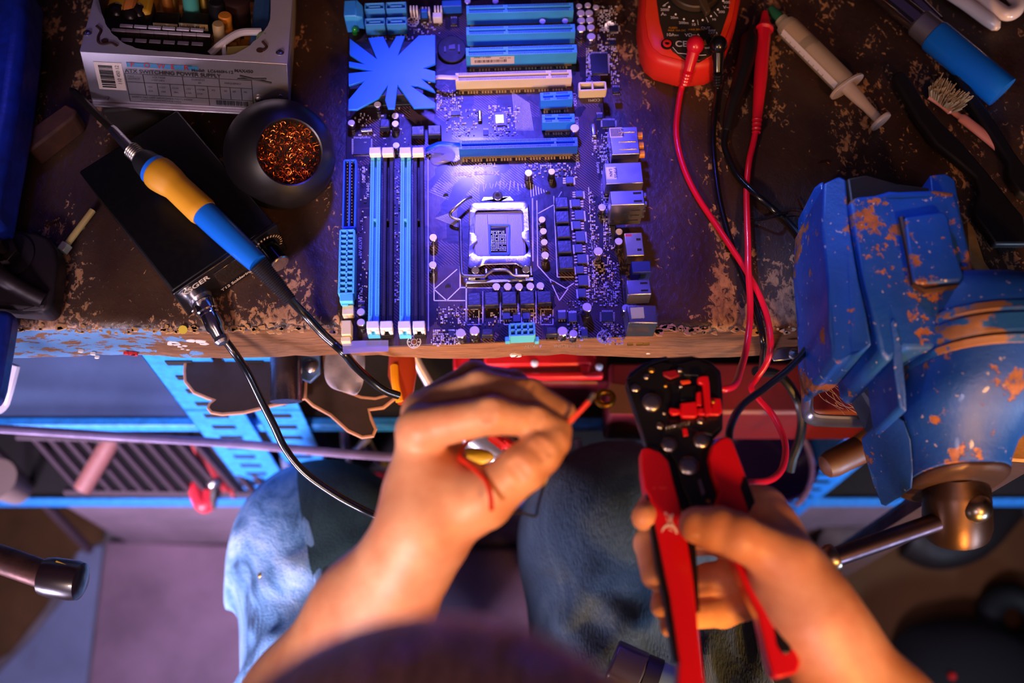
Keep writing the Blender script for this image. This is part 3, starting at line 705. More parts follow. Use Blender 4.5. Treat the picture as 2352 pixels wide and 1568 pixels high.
blot('white_paint_spot', mat('white_spot', '#d9cdc4', .6), [(1180,813,7),(1190,814,5),(1488,808,4),(185,804,4),(215,810,4),(222,818,4)])
part('yellow_paint_spot', mat('yellow_spot', '#b8a01c', .5), bench, lambda b: b.cyl(P(420, 757, .0002), P(420, 757, .0012), .0032, n=9))
# ================================================================ POWER SUPPLY BOX
M_zinc = mat('zinc_sheet', '#a39ca4', .36, metal=.8, vary=.12, vs=40, bump=.15, bs=120)
HP = .086; KZ = .047/.086                    # the box leans on clutter at its left and back
p_tr, p_tl = P(660, 147, .066), P(183, 118, .088)
pu = (p_tr-p_tl).normalized(); pw_ = (p_tr-p_tl).length
_bl = min((P(212, 236, h/2000) for h in range(20, 160)), key=lambda q: abs((q-p_tl).dot(pu)))
pn = (p_tl-_bl); pn = (pn-pu*pn.dot(pu)).normalized(); pv = pn.cross(pu)
psu = thing('power_supply', 'opened grey metal computer power supply box at the back of the bench', 'power supply', (p_tl+p_tr)/2+pv*.07-pn*.047)
RP = Matrix((pu, pv, pn)).transposed(); o0 = p_tl-pn*HP*KZ
def L(x, y, z): return o0+pu*x+pv*y+pn*(z*KZ)
dep = .12
def bxp(b, x0, x1, y0, y1, z0, z1):
    c = L((x0+x1)/2, (y0+y1)/2, (z0+z1)/2); b.box(c, (x1-x0, y1-y0, (z1-z0)*KZ), M=RP)
def f(b):
    t = .0012
    bxp(b, 0, pw_, 0, t, 0.0015, HP); bxp(b, 0, t, 0, dep, 0.0015, HP); bxp(b, pw_-t, pw_, 0, dep, .0015, HP); bxp(b, 0, pw_, dep-t, dep, .0015, HP); bxp(b, 0, pw_, 0, dep, .0005, .0025)
    bxp(b, 0, pw_, -.004, 0, .0005, .0035)
case = part('case', M_zinc, psu, f, bevel=.0012)
# top sheet with the ragged round cut-out
def I(px, py, z):
    o = Vector((0, 0, ZB+CH)); d = P(px, py, 0)-o; t = (z*KZ-(o-o0).dot(pn))/d.dot(pn); q = o+d*t-o0; return q.dot(pu), q.dot(pv)
def inv(px, py):  # photo pixel on the lid -> box coordinates
    return I(px, py, HP)
cut = [(217,-30),(220,12),(234,36),(248,62),(262,80),(281,96),(297,104),(322,112),(365,117),(420,121),(470,126),(505,127),(540,123),(573,104),(600,78),(621,45),(621,-30)]
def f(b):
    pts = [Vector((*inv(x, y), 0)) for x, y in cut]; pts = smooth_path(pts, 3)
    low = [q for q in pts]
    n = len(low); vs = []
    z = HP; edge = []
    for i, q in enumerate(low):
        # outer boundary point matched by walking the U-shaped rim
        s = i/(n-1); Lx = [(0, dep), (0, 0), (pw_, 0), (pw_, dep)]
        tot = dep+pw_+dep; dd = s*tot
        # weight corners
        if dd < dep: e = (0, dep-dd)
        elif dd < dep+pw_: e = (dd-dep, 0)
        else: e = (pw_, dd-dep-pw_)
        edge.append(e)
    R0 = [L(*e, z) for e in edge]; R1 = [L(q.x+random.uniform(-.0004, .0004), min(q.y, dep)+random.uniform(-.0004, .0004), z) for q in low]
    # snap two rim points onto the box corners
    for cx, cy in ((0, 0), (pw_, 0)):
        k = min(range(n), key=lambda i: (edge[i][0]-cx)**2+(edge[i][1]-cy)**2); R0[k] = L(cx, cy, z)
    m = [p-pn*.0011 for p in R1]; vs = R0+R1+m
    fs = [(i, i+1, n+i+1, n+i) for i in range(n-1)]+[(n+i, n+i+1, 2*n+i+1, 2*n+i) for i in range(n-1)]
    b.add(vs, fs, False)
part('top_sheet', mat('zinc_lit_top', '#b4acb8', .5, metal=.25, vary=.08, vs=40), psu, f)  # same sheet steel as the case, coloured paler to paint in light on top
def hole_c(px, py, h=HP): x, y = inv(px, py); return L(x, y, HP)
for px, py, r in ((201, 76, .0026), (643, 121, .0026)):
    c = hole_c(px, py); o = part('screw', M_steel, psu, lambda b: b.lathe(c, pn, [(-.001, r*1.2), (.0003, r*1.15), (.0012, r*.7), (.0013, .0001)], 20))
    part('screw_slot', M_hole, o, lambda b: (b.box(c+pn*.0013, (r*1.4, .0006, .0004), M=RP), b.box(c+pn*.0013, (.0006, r*1.4, .0004), M=RP)))
def f(b):
    b.cyl(hole_c(241, 94), hole_c(241, 94)+pn*.0004, .0024)
    b.tube(smooth_path([hole_c(222, 60), hole_c(232, 70), hole_c(226, 84), hole_c(226, 96), hole_c(236, 102), hole_c(256, 99), hole_c(270, 106)], 4), .0011, 6)
part('guard_cutout', mat('rusty_cut', '#3a1a12', .8), psu, f)
def f(b):
    b.cyl(hole_c(597, 116), hole_c(597, 116)+pn*.0004, .0026); b.tube(smooth_path([hole_c(603, 96), hole_c(612, 108), hole_c(604, 117)], 4), .0011, 6)
part('guard_cutout', MATS['rusty_cut'], psu, f)
def f(b): b.lathe(L(pw_-.022, -.0005, .024), -pv, [(0, .003), (.001, .0028), (.0018, .0012)], 16); b.lathe(L(pw_-.006, -.0005, .033), -pv, [(0, .0014), (.0008, .001)], 12); b.lathe(L(.012, -.0005, .012), -pv, [(0, .0014), (.0008, .001)], 12)
part('case_screw', M_steel, psu, f)
# sticker and printing on the front face
x0_, z1_ = .0075, .0715; x1_, z0_ = .0265, .0265
lb = part('barcode_sticker', M_paper, psu, lambda b: b.prism([L(x0_, -.0004, z0_), L(x1_, -.0004, z0_), L(x1_, -.0004, z1_), L(x0_, -.0004, z1_)], pv*.0003), bevel=.0001)
def f(b):
    z = z0_+.004
    while z < z1_-.005:
        h = random.choice((.0006, .0012, .002)); c = L(x0_+.0075, -.0006, z+h/2); b.box(c, (.0095, .0003, h*KZ), M=RP); z += h+random.choice((.0006, .001, .0016))
    text_into(b, '110 450 12', L(x1_-.0022, -.0006, z0_+.010), pn, -pu, .0038)
    c = L(x1_-.0032, -.0006, (z0_+z1_)/2-.002)
part('barcode', M_ink, lb, f)
part('logo_band', mat('logo_blue', '#2a6f96', .5), psu, lambda b: b.prism([L(.030, -.0004, .0665), L(.079, -.0004, .0665), L(.079, -.0004, .0735), L(.030, -.0004, .0735)], pv*.0003))
part('logo_lettering', mat('logo_red', '#9c1414', .5), psu, lambda b: [text_into(b, ch, L(.0325+i_*.0092, -.0006, .0676), pu, pn, .0054, bold=True) for i_, ch in enumerate('POWER')])
def f(b):
    X, Y = pu, pn; q = -.0006
    text_into(b, 'TM', L(.0815, q, .0725), X, Y, .0020); text_into(b, 'Model:  LC6460H-12', L(.084, q, .0655), X, Y, .0034, bold=True); text_into(b, 'MAX450', L(.118, q, .0685), X, Y, .0036, bold=True)
    text_into(b, 'ATX SWITCHING POWER SUPPLY', L(.0315, q, .0575), X, Y, .0044, bold=True)
    def ln(x0, z0, x1, z1, w=.0004):
        d = Vector((x1-x0, z1-z0)); n = Vector((-d.y, d.x)).normalized()*w/2
        b.prism([L(x0-n.x, q, z0-n.y), L(x1-n.x, q, z1-n.y), L(x1+n.x, q, z1+n.y), L(x0+n.x, q, z0+n.y)], pv*.0002)
    for z in (.0555, .0415, .0205, .0085): ln(.031, z, .131, z)
    for x in (.031, .045, .076, .105, .131): ln(x, .0085 if x in (.031, .131) else .0205, x, .0555)
    for x in (.055, .065, .085, .095, .113, .122): ln(x, .0205, x, .0415)
    ln(.095, .0085, .095, .0205)
    for s, x, z in (('MAX', .033, .0505), ('OUTPUT', .033, .0460), ('VOLTAGE', .052, .0505), ('115V 230V', .051, .0455), ('CURRENT', .083, .0505), ('8A', .088, .0455), ('FREQUENCY', .109, .0475), ('+5V', .047, .034), ('+12V', .056, .034), ('+3.3V', .066, .034), ('-12V', .077, .034), ('+5VSB', .086, .034), ('PG', .098, .034), ('35A', .047, .027), ('16A', .057, .027), ('28A', .067, .027), ('0.5A', .077, .027), ('2.5A', .086, .027), ('50', .108, .034), ('60', .115, .034), ('Hz', .124, .034), ('SAFETY: NO USER SERVICEABLE PARTS INSIDE', .033, .0155), ('CAUTION HAZARDOUS AREA', .040, .0110)):
        text_into(b, s, L(x, q, z), X, Y, .0021)
    z = .012
    x = .101
    while x < .127: w = random.choice((.0005, .001)); b.box(L(x, q, .0145), (w, .0003, .0042), M=RP); x += w+random.choice((.0005, .0009))
L_keep = L
def L(x, y, z): return L_keep(x*.885, y, z)
part('printed_specification', M_ink, psu, f)
part('marker_scribble', M_ink, psu, lambda b: (b.tube([L(.122, -.0006, .0625), L(.147, -.0006, .0535)], .0008, 6), b.tube([L(.120, -.0006, .0570), L(.143, -.0006, .0600)], .0008, 6)))
L = L_keep
# inside
M_fin = mat('heat_sink_fin', '#cac2d4', .35, metal=.2); M_pcbg = mat('amber_board', '#c07c28', .6, vary=.5, vs=60)
ZH = .066
part('inner_board', M_pcbg, psu, lambda b: bxp(b, .003, pw_-.003, .004, dep-.003, .022, .024))
def fins(b, top):
    for k in range(7):
        px = 290+k*32.5; py = 64+k*1.9
        for dx, dy, hw, zt in ((-18, 4, .0050, .070), (0, -6, .0046, .074)):
            if k == 6 and dx == 0: continue
            x, y = I(px+dx, py+dy, zt)
            if top: bxp(b, x-hw, x+hw, y-.0016, y+.0016, zt-.002, zt)
            else: bxp(b, x-hw*.95, x+hw*.95, y-.0006, y+.0006, .028, zt-.002)
            if dx == 0 and top: bxp(b, x-hw*.9, x+hw*.9, y-.0085, y-.0045, .0585, .0600)
fw_ = part('heat_sink_wall', mat('dark_fin_wall', '#241a16', .5), psu, lambda b: (fins(b, False), bxp(b, *sorted((I(250, 90, .06)[0], I(482, 95, .06)[0])), .016, .0170, .024, .050)))
part('heat_sink_fins', M_fin, fw_, lambda b: fins(b, True), bevel=.0004)
o = part('transformer', M_black, psu, lambda b: bxp(b, I(235, 40, .07)[0], I(346, 40, .07)[0], .040, .078, .024, .066), bevel=.002)
part('tape_winding', mat('yellow_tape', '#c9941e', .45, vary=.1), o, lambda b: bxp(b, I(235, 40, .07)[0]+.001, I(346, 40, .07)[0]-.001, .060, .1, .0245, .072), bevel=.003)
part('ferrite_coil', mat('dark_enamel', '#1a120c', .25), psu, lambda b: [b.sphere(L(*I(x, y, .062), .058), .009) for x, y in ((268, 28), (300, 36), (318, 30))])
part('glue_strip', mat('amber_glue', '#b5662a', .35), psu, lambda b: b.tube(smooth_path([L(*I(303, -6, .076), .076), L(*I(297, 14, .072), .072), L(*I(290, 38, .064), .06)], 4), .0045, 10))
for (xa, ya, xb, yb, s) in ((353, 38, 407, 52, 'NIANSEN DE'), (412, 38, 477, 53, 'LEHWA EE-19')):
    x0, y0 = I(xa, ya, .068); x1, y1 = I(xb, yb, .068)
    o = part('small_transformer', M_black, psu, lambda b: bxp(b, x0, x1, y1, y1+.018, .024, .060), bevel=.001)
    l_ = part('paper_label', M_cream, o, lambda b: bxp(b, x0, x1, y1-.001, y1-.0004, .056, .066))
    part('label_print', M_ink, l_, lambda b: text_into(b, s, L(x0+.001, y1-.0011, .0595), pu, pn, .0030, bold=True))
random.seed(11)
for k in range(9):
    px, py = [(385, 8), (398, 2), (440, 20), (447, 4), (500, 40), (520, 70), (545, 30), (505, 90), (470, 12)][k]; r = [.004, .0035, .006, .004, .006, .005, .010, .0045, .004][k]; x, y = I(px, py, .055)
    m = [mat('copper_coil', '#b06a26', .4, metal=.6), M_gold, mat('mint_sleeve', '#4aa090', .4), M_cream, M_black, mat('amber_sleeve', '#c9781e', .5), mat('brown_sleeve', '#2a140c', .5), M_tan, M_gold][k]
    part('inner_capacitor', m, psu, lambda b: b.lathe(L(x, y, .024), pn, [(0, r), (.030, r), (.031, r*.85), (.0312, .0005)], 20))
def f(b):
    for _ in range(60):
        px, py = random.uniform(352, 600), random.uniform(-5, 112); x, y = I(px, py, .04)
        if y < .008: continue
        s = random.uniform(.002, .006); bxp(b, x-s, x+s, y-s*.6, y+s*.6, .024, random.uniform(.027, .045))
o = part('inner_component', mat('amber_parts', '#d08a2c', .5, vary=.6, vs=90), psu, f); o['kind'] = 'stuff'
part('fan_panel', mat('fan_blue_panel', '#2a4f7a', .5, vary=.2), psu, lambda b: bxp(b, I(580, 40, .07)[0], I(622, 40, .07)[0], .010, .12, .024, .074), bevel=.002)
part('cable_sleeve', mat('grey_sleeve', '#b8b0b4', .5), psu, lambda b: b.tube(smooth_path([L(*I(482, 122, .07), .068), L(*I(510, 98, .078), .077), L(*I(550, 74, .082), .081), L(*I(600, 70, .082), .080)], 6), .0028, 10))
part('cable_tie', M_white, psu, lambda b: b.tube([L(*I(513, 98, .079), .078), L(*I(515, 126, .07), .066)], .0016, 6, flat=.5))
part('foam_wedge', mat('yellow_foam', '#c8b45a', .7), psu, lambda b: b.prism([L(*I(522, 108, .076), .076), L(*I(575, 104, .076), .076), L(*I(556, 122, .076), .076), L(*I(520, 126, .076), .076)], -pn*.02))
part('green_foam', mat('green_foam', '#7a8a5a', .7), psu, lambda b: b.sphere(L(*I(606, 84, .083), .079), .006, sc=(1, 1.2, .6)))
# ================================================================ THINGS LYING ON THE BENCH
def pp(pts): return [P(*q) for q in pts]
# support that the power supply leans on
o = part('scrap_block', mat('dark_scrap_wood', '#1c120c', .8, vary=.3), None, lambda b: b.box(L(.03, .03, -.022)-pn*.0+Vector((0, 0, -.004)), (.05, .05, .034), .1), bevel=.002)
tag(o, 'dark wooden scrap block wedged beneath the left side of the power supply', 'block')
def bracket():
    b = MB(); pts = [P(x, y, .004) for x, y in ((272, 256), (328, 262), (312, 284), (303, 286))]; b.prism(pts, (0, 0, -.0015)); return b
o = bracket().build('corner_bracket', mat('yellow_zinc', '#b98a2c', .4, metal=.7, vary=.3), bevel=.0004); tag(o, 'small yellowish metal bracket peeking out below the power supply', 'bracket')
part('bracket_hole', M_hole, o, lambda b: b.cyl(P(307, 268, .004), P(307, 268, .0042), .0018))
# --- soldering station
M_alu = mat('black_anodised', '#0d0c0f', .42, metal=.4, vary=.15, vs=200)
hs_ = .036; F0, F1, K0 = P(402, 676, hs_), P(634, 518, hs_), P(160, 406, hs_)
su = (F1-F0); sw = su.length; su.normalize(); sv = UP.cross(su); sd = (K0-F0).dot(sv); sr = math.atan2(su.y, su.x)
stn = thing('soldering_station', 'flat black soldering station box lying diagonally with a front knob', 'soldering station', F0+su*sw/2+sv*sd/2-UP*hs_)
def S(x, y, z): return F0-UP*hs_+su*x+sv*y+UP*z
def sbx(b, x0, x1, y0, y1, z0, z1): b.box(S((x0+x1)/2, (y0+y1)/2, (z0+z1)/2), (x1-x0, y1-y0, z1-z0), sr)
part('case', M_alu, stn, lambda b: sbx(b, 0, sw, .003, sd, .001, hs_), bevel=.0014)
fp = part('front_panel', mat('front_panel_black', '#09080b', .3, coat=.3), stn, lambda b: sbx(b, -.001, sw+.001, 0, .003, 0.0005, hs_+.0008), bevel=.0008)
part('screen', mat('glossy_screen', '#1a120e', .08, coat=1), stn, lambda b: sbx(b, .029, .060, -.0006, .0002, .010, .030), bevel=.0003)
kc = S(sw-.013, 0, .018)
kn = part('knob', mat('knob_chrome_black', '#101014', .15, metal=.8), stn, lambda b: b.lathe(kc, -sv, [(0, .0085), (.002, .0085), (.0025, .0078), (.016, .0074), (.017, .0066)], 32))
part('knob_rim', M_steel, kn, lambda b: b.lathe(kc-sv*.0158, -sv, [(0, .0076), (.0008, .0078), (.0014, .0070)], 32))
def f(b):
    for k in range(20):
        a = PI*(-.15+1.3*k/19); d = su*math.cos(a)+UP*math.sin(a); q = kc+d*.0122-sv*.0004; t = su*-math.sin(a)+UP*math.cos(a); w = .0003+.00003*k
        b.prism([q-d*.001-t*w, q+d*.001-t*w, q+d*.001+t*w, q-d*.001+t*w], sv*.0002)
    text_into(b, 'KSGER', S(.0035, -.0003, hs_-.0075), su, UP, .0075, bold=True); text_into(b, 'T12 Soldering station', S(.028, -.0003, .004), su, UP, .0046, bold=True)
part('panel_lettering', mat('panel_print', '#c9b59a', .5), stn, f)
gx = S(.0125, 0, .014)
part('panel_socket', M_steel, stn, lambda b: b.lathe(gx, -sv, [(0, .0085), (.002, .0085), (.002, .007), (.005, .007)], 28))
part('case_screw', M_steel, stn, lambda b: b.lathe(S(.004, -.0002, .004), -sv, [(0, .0018), (.0009, .0014)], 12))
# --- station lead with aviation plug
lead = thing('station_cable', 'thick black cable with shiny metal plug leaving the soldering station front', 'cable', gx)
g1, g2, g3 = gx-sv*.004, P(478, 722, .020), P(503, 768, .010)
dd = (g3-g1).normalized()
part('metal_plug', mat('chrome', '#d8d4da', .14, metal=1, vary=.06), lead, lambda b: (b.lathe(g1, dd, [(0, .0078), (.001, .0082), (.008, .0082), (.009, .0074), (.011, .0074), (.0115, .0068), (.022, .0066), (.024, .0052), (.030, .0048), (.031, .004)], 32)))
part('clamp_collar', M_steel, lead, lambda b: b.lathe(g1+dd*.0295, dd, [(0, .0052), (.003, .0056), (.005, .004)], 10))
cb = [g1+dd*.03]+pp([(512, 775, .006), (540, 812, -.002), (568, 855, -.02), (600, 920, -.04), (628, 975, -.055), (655, 1030, -.07), (700, 1085, -.08), (770, 1135, -.085), (830, 1168, -.085), (870, 1186, -.08), (905, 1200, -.08)])
M_rub = mat('black_rubber_cable', '#0c0c10', .28, coat=.3)
part('cable_sheath', M_rub, lead, lambda b: b.tube(smooth_path(cb, 10), .0029, 14))
# --- soldering iron
iron = thing('soldering_iron', 'soldering iron with yellow grip and blue handle resting on the black station', 'soldering iron', P(400, 430, .05))
ax = [(163, 205, .058), (262, 300, .056), (300, 342, .055), (322, 362, .054), (352, 388, .053), (375, 406, .053), (400, 425, .052), (470, 490, .050), (592, 605, .046), (668, 690, .030)]
A = pp(ax)
part('tip', mat('dark_iron_tip', '#4a4238', .4, metal=.9, vary=.3), iron, lambda b: b.tube([A[0]-(A[1]-A[0])*.02, A[0], A[0].lerp(A[1], .06), A[0].lerp(A[1], .1), A[1]], [.0008, .0016, .0026, .0030, .0030], 16))
part('tip_sleeve', M_steel, iron, lambda b: b.tube([A[0].lerp(A[1], .93), A[1], A[2].lerp(A[1], .1), A[2]], [.0028, .0036, .0040, .0042], 20))
def f(b):
    ps = smooth_path([A[2], A[3]], 12); b.tube(ps, [.0058+.0004*(i % 2) for i in range(len(ps))], 20)
part('knurled_nut', mat('nut_nickel', '#a09a90', .35, metal=1), iron, f)
part('heat_guard', mat('guard_rubber', '#121014', .6), iron, lambda b: b.tube([A[3], A[3].lerp(A[4], .3), A[4]], [.0072, .0090, .0108], 28))
part('blue_collar', M_hs, iron, lambda b: b.tube([A[4], A[4].lerp(A[5], .4)], .0112, 28))
gp = smooth_path([A[4].lerp(A[5], .3), A[5], A[6], A[6].lerp(A[7], .5), A[7]], 6)
def gr(t): return .0118+.0006*math.sin(t*9) if t < .38 else (.0118-(t-.38)*.010 if t < .55 else .0101+(t-.55)*.001)
part('grip', mat('yellow_grip', '#c98a12', .55, bump=.05), iron, lambda b: b.tube(gp, [gr(i/(len(gp)-1))*(.93 if i in (0, len(gp)-1) else 1) for i in range(len(gp))], 32))
hp = smooth_path([A[7], A[8]], 10)
part('handle', mat('handle_blue', '#0f5fc9', .28, coat=.3), iron, lambda b: b.tube(hp, [.0094-.0022*(i/(len(hp)-1))**2 for i in range(len(hp))], 32))
def f(b):
    ps = smooth_path([A[8], A[9]], 44); b.tube(ps, [(.0066-.0028*i/len(ps))+(.0007 if i % 2 else 0) for i in range(len(ps))], 20)
part('strain_relief', mat('relief_rubber', '#141218', .45), iron, f)
part('power_lead', M_rub, iron, lambda b: b.tube(smooth_path([A[8].lerp(A[9], .9)]+pp([(700, 722, .014), (740, 765, .006), (768, 790, .001), (792, 812, .0), (815, 840, -.02), (845, 868, -.045), (880, 895, -.06), (915, 908, -.07)]), 10), .0031, 14))
# --- tip cleaner
C0, O1 = P(643, 356, .033), P(671, 347, .062); ca = (O1-C0); cl = ca.length; ca.normalize()
clean = thing('tip_cleaner', 'round black tip cleaner holder filled with copper wire wool', 'tip cleaner', P(643, 400, 0))
def f(b):
    R, ro = .0402, .0245; th0 = math.asin(min(1, ro/R)); pr = []
    pr.append((-R*.75, .0001)); n = 22
    for k in range(n+1):
        th = PI*.86+(th0-PI*.86)*k/n; pr.append((R*math.cos(th)*.93, R*math.sin(th)))
    e = pr[-1][0]; pr += [(e+.0006, ro-.0008), (e, ro-.0018), (e-.016, ro-.002), (e-.017, .0001)]
    b.lathe(C0, ca, pr, 48)
    for v in b.v:
        if v.z < ZB+.0006: v.z = ZB+.0006
part('holder', mat('matte_black_shell', '#0d0b10', .38, spec=.6), clean, f, ang=50)
ex = ca.cross(Vector((0, 1, 0))).normalized(); ey = ca.cross(ex)
def f(b):
    for _ in range(430):
        r = .0225*math.sqrt(random.random()); a = random.uniform(0, 2*PI); c = C0+ca*(.0402*.93*.79-.004-random.random()*.007+(.0035*(1-(r/.0225)**2)))+ex*r*math.cos(a)+ey*r*math.sin(a)
        if (c-P(700, 312, .06)).length < .006: continue
        q = Vector((random.uniform(-1, 1), random.uniform(-1, 1), random.uniform(-1, 1))).normalized(); w = q.orthogonal().normalized(); s = random.uniform(.0012, .0026); pts = []
        for k in range(7):
            t = k/6*PI*1.5; pts.append(c+(q*math.cos(t)+w*math.sin(t))*s+q.cross(w)*k*.0003)
        b.tube(pts, .00028, 4, flat=.5)
o = part('copper_wool', mat('copper_wire', '#c9622c', .25, metal=1), clean, f); o['kind'] = 'stuff'
# --- multimeter
mm = thing('multimeter', 'red and black digital multimeter with a round dial at the bench back', 'multimeter', P(1590, 60, 0))
M_red = mat('red_holster', '#d2261c', .42, vary=.04, vs=30); M_red2 = mat('red_cable', '#d01030', .32, coat=.3); M_face = mat('meter_face', '#2a211a', .5, vary=.05)
ol = [(1478,-130),(1470,0),(1467,50),(1474,105),(1486,132),(1508,150),(1570,167),(1625,162),(1655,148),(1672,108),(1690,60),(1702,0),(1704,-130)]
sh = [P(x, y, .022) for x, y in ol]; cen = P(1588, 20, .022)
def lay(s, z): return [cen+(p-cen)*s+UP*(z-.022) for p in sh]
part('holster', M_red, mm, lambda b: b.rings([lay(.95, .0005), lay(1.0, .004), lay(1.0, .016), lay(.985, .022), lay(.96, .026), lay(.90, .0275), lay(.885, .026)], True), ang=50, sub=0)
fo = [(1508,-130),(1509,0),(1516,50),(1527,90),(1546,116),(1577,136),(1608,139),(1645,116),(1654,84),(1674,24),(1682,-130)]
part('body', mat('orange_red_body', '#e03a1e', .36), mm, lambda b: b.rings([lay(.90, .020), lay(.89, .027), lay(.84, .0285), lay(.5, .0286)], True), ang=50)
face = part('face_plate', M_face, mm, lambda b: b.prism([P(x, y, .0302) for x, y in fo], (0, 0, -.003)), bevel=.0006)
dc = P(1594, -22, .032)
part('dial_recess', M_hole, mm, lambda b: b.cyl(dc-UP*.0016, dc-UP*.0010, .0222, n=48))
dial = part('dial', mat('dial_brown', '#3a2c22', .45), mm, lambda b: b.lathe(dc-UP*.001, UP, [(0, .0205), (.004, .0200), (.005, .019), (.0052, .001)], 48))
part('dial_pointer', mat('dial_ridge', '#4a3a2c', .4), dial, lambda b: b.prism([P(x, y, .0405) for x, y in ((1575, -60),(1604, -60),(1633, 22),(1622, 30))], (0, 0, -.005)), bevel=.0008)
def f(b):
    z = .0305; q = UP*.0001
    def T(s, px, py, sz, bold=True): text_into(b, s, P(px, py, z), Vector((1, -.02, 0)), Vector((.02, 1, 0)), sz, bold=bold)
    for s, x, y, sz in (('2000', 1517, 25, .0034), ('A', 1518, 36, .0045), ('m', 1524, 36, .003), ('20m', 1540, 43, .0034), ('200m', 1559, 55, .0034), ('10', 1588, 59, .0034), ('OUT', 1610, 67, .0034), ('200', 1650, 30, .0034), ('V~', 1661, 20, .0042), ('500', 1662, 8, .0034), ('10A', 1530, 83, .0040), ('MAX', 1545, 83, .0022), ('V\u03a9mA', 1573, 84, .0042), ('600V', 1627, 72, .0026), ('CAT II', 1627, 78, .0026), ('\u00b5', 1524, 14, .0034), ('HI', 1636, 47, .003), ('CE', 1551, 107, .0078), ('500V', 1618, 112, .0024)): T(s, x, y, sz)
    for x, y in ((1537, 16), (1552, 33), (1571, 44), (1592, 48), (1614, 46), (1633, 37), (1649, 22), (1661, 2)): b.cyl(P(x, y, z), P(x, y, z+.0002), .0008, n=12)
    for a_, c_ in (((1602, 46), (1604, 57)), ((1622, 40), (1627, 51)), ((1640, 27), (1648, 37)), ((1545, 108), (1557, 122)), ((1557, 122), (1580, 124)), ((1604, 127), (1622, 126)), ((1522, 14), (1535, 5))): b.tube([P(*a_, z), P(*c_, z)], .0003, 4)
part('face_lettering', M_silk, mm, f)
def f(b):
    text_into(b, 'FUSED', P(1536, 66, .0305), Vector((1, 0, 0)), Vector((0, 1, 0)), .0024, bold=True); text_into(b, 'MAX 10A DC', P(1534, 72, .0305), Vector((1, 0, 0)), Vector((0, 1, 0)), .0024, bold=True); text_into(b, 'MAX 500mA', P(1581, 70, .0305), Vector((1, 0, 0)), Vector((0, 1, 0)), .0024, bold=True); text_into(b, 'COM', P(1632, 86, .0305), Vector((1, 0, 0)), Vector((0, 1, 0)), .0036, bold=True)
    b.prism([P(1613, 104, .0306), P(1625, 104, .0306), P(1619, 90, .0306)], (0, 0, -.0001))
part('warning_print', mat('amber_print', '#b87a1c', .5), mm, f)
jk = P(1532, 101, .030)
jj = part('jack', M_black, mm, lambda b: b.lathe(jk-UP*.001, UP, [(0, .0046), (.0014, .0046), (.0014, .0036)], 28))
part('jack_ring', M_red, jj, lambda b: b.lathe(jk-UP*.001, UP, [(0, .0034), (.0022, .0034), (.0024, .0030), (.0024, .0018), (.0005, .0018)], 24))
# --- test leads
def lead_thing(name, label, plug_c, m, path, stem, r=.0023):
    t = thing(name, label, 'test lead', P(*plug_c), 'multimeter test leads' if False else None)
    c = P(*plug_c)
    s0, s1 = P(*stem[0]), P(*stem[1])
    def f(b): b.sphere(c, .0068, 20, (1, 1.1, 1.0)); b.tube([c-UP*.001, c.lerp(s0, .5), s0], [.0052, .0046, .0038], 18)
    part('plug', m, t, f)
    def f(b):
        ps = smooth_path([s0, s1], 16); b.tube(ps, [.0036-.0006*i/len(ps)+(.0006 if (i//2) % 2 else -.0002) for i in range(len(ps))], 14)
    part('strain_relief', m, t, f)
    part('wire', m, t, lambda b: b.tube(smooth_path([s0.lerp(s1, .8)]+pp(path), 8), r, 12))
    return t
h_ = .003
lead_thing('test_lead', 'red test lead from the meter plug looping down past the wire stripper', (1597, 103, .040), M_red2,
    [(1566,200,.006),(1557,250,h_),(1553,300,h_),(1560,350,h_),(1577,402,h_),(1604,455,h_),(1642,512,h_),(1682,572,.006),(1716,625,.007),(1746,682,.006),(1765,742,.004),(1770,795,.004),(1760,835,-.004),(1738,868,-.01),(1725,890,-.01),(1742,915,-.01),(1776,955,-.008),(1800,1005,0),(1804,1045,.01),(1793,1082,.02),(1765,1103,.03),(1715,1108,.04)], [(1581,163,.027),(1573,192,.012)])
lead_thing('test_lead', 'black test lead running from the meter plug under the red wires', (1650, 103, .040), M_rub,
    [(1648,205,.004),(1641,260,h_),(1638,325,h_),(1643,390,h_),(1655,470,h_),(1680,560,h_),(1708,640,h_),(1733,700,h_),(1748,755,.002),(1753,790,-.004),(1752,812,-.03),(1748,850,-.08)], [(1649,165,.027),(1648,192,.010)])
t = thing('test_probe', 'red test probe lying beside the syringe with its wire clamped in the stripper', 'test probe', P(1748, 180, 0))
pr = pp([(1757,28,.012),(1757,55,.012),(1756,66,.012),(1755,72,.012),(1752,110,.012),(1747,180,.011),(1741,250,.010),(1738,290,.008)])
part('probe_body', mat('probe_red', '#c4102a', .4), t, lambda b: b.tube([pr[0], pr[0].lerp(pr[1], .7), pr[1], pr[2], pr[2].lerp(pr[3], .3), pr[3], pr[4], pr[5], pr[6], pr[7]], [.0022, .0038, .0046, .0072, .0072, .0056, .0054, .0052, .0040, .0034], 24))
def f(b):
    ps = smooth_path([pr[6].lerp(pr[7], .5), pr[7]+(pr[7]-pr[6])*.35], 14); b.tube(ps, [.0036-.0008*i/len(ps)+(.0005 if (i//2) % 2 else -.0002) for i in range(len(ps))], 14)
part('strain_relief', MATS['probe_red'], t, f)
part('needle', M_steel, t, lambda b: b.tube([pr[0], P(1756, -20, .010)], .0009, 8))
part('wire', M_red2, t, lambda b: b.tube(smooth_path(pp([(1737,296,.007),(1730,330,.005),(1721,370,.004),(1715,430,.004),(1716,500,.008),(1718,560,.010),(1719,620,.012),(1723,690,.010),(1721,750,.008),(1712,810,.012),(1700,852,.03),(1692,876,.045),(1682,888,.052),(1666,893,.056),(1650,894,.056)]), 8), .0024, 12))
t = thing('test_probe', 'black test probe lying between the meter and the red probe', 'test probe', P(1700, 180, 0))
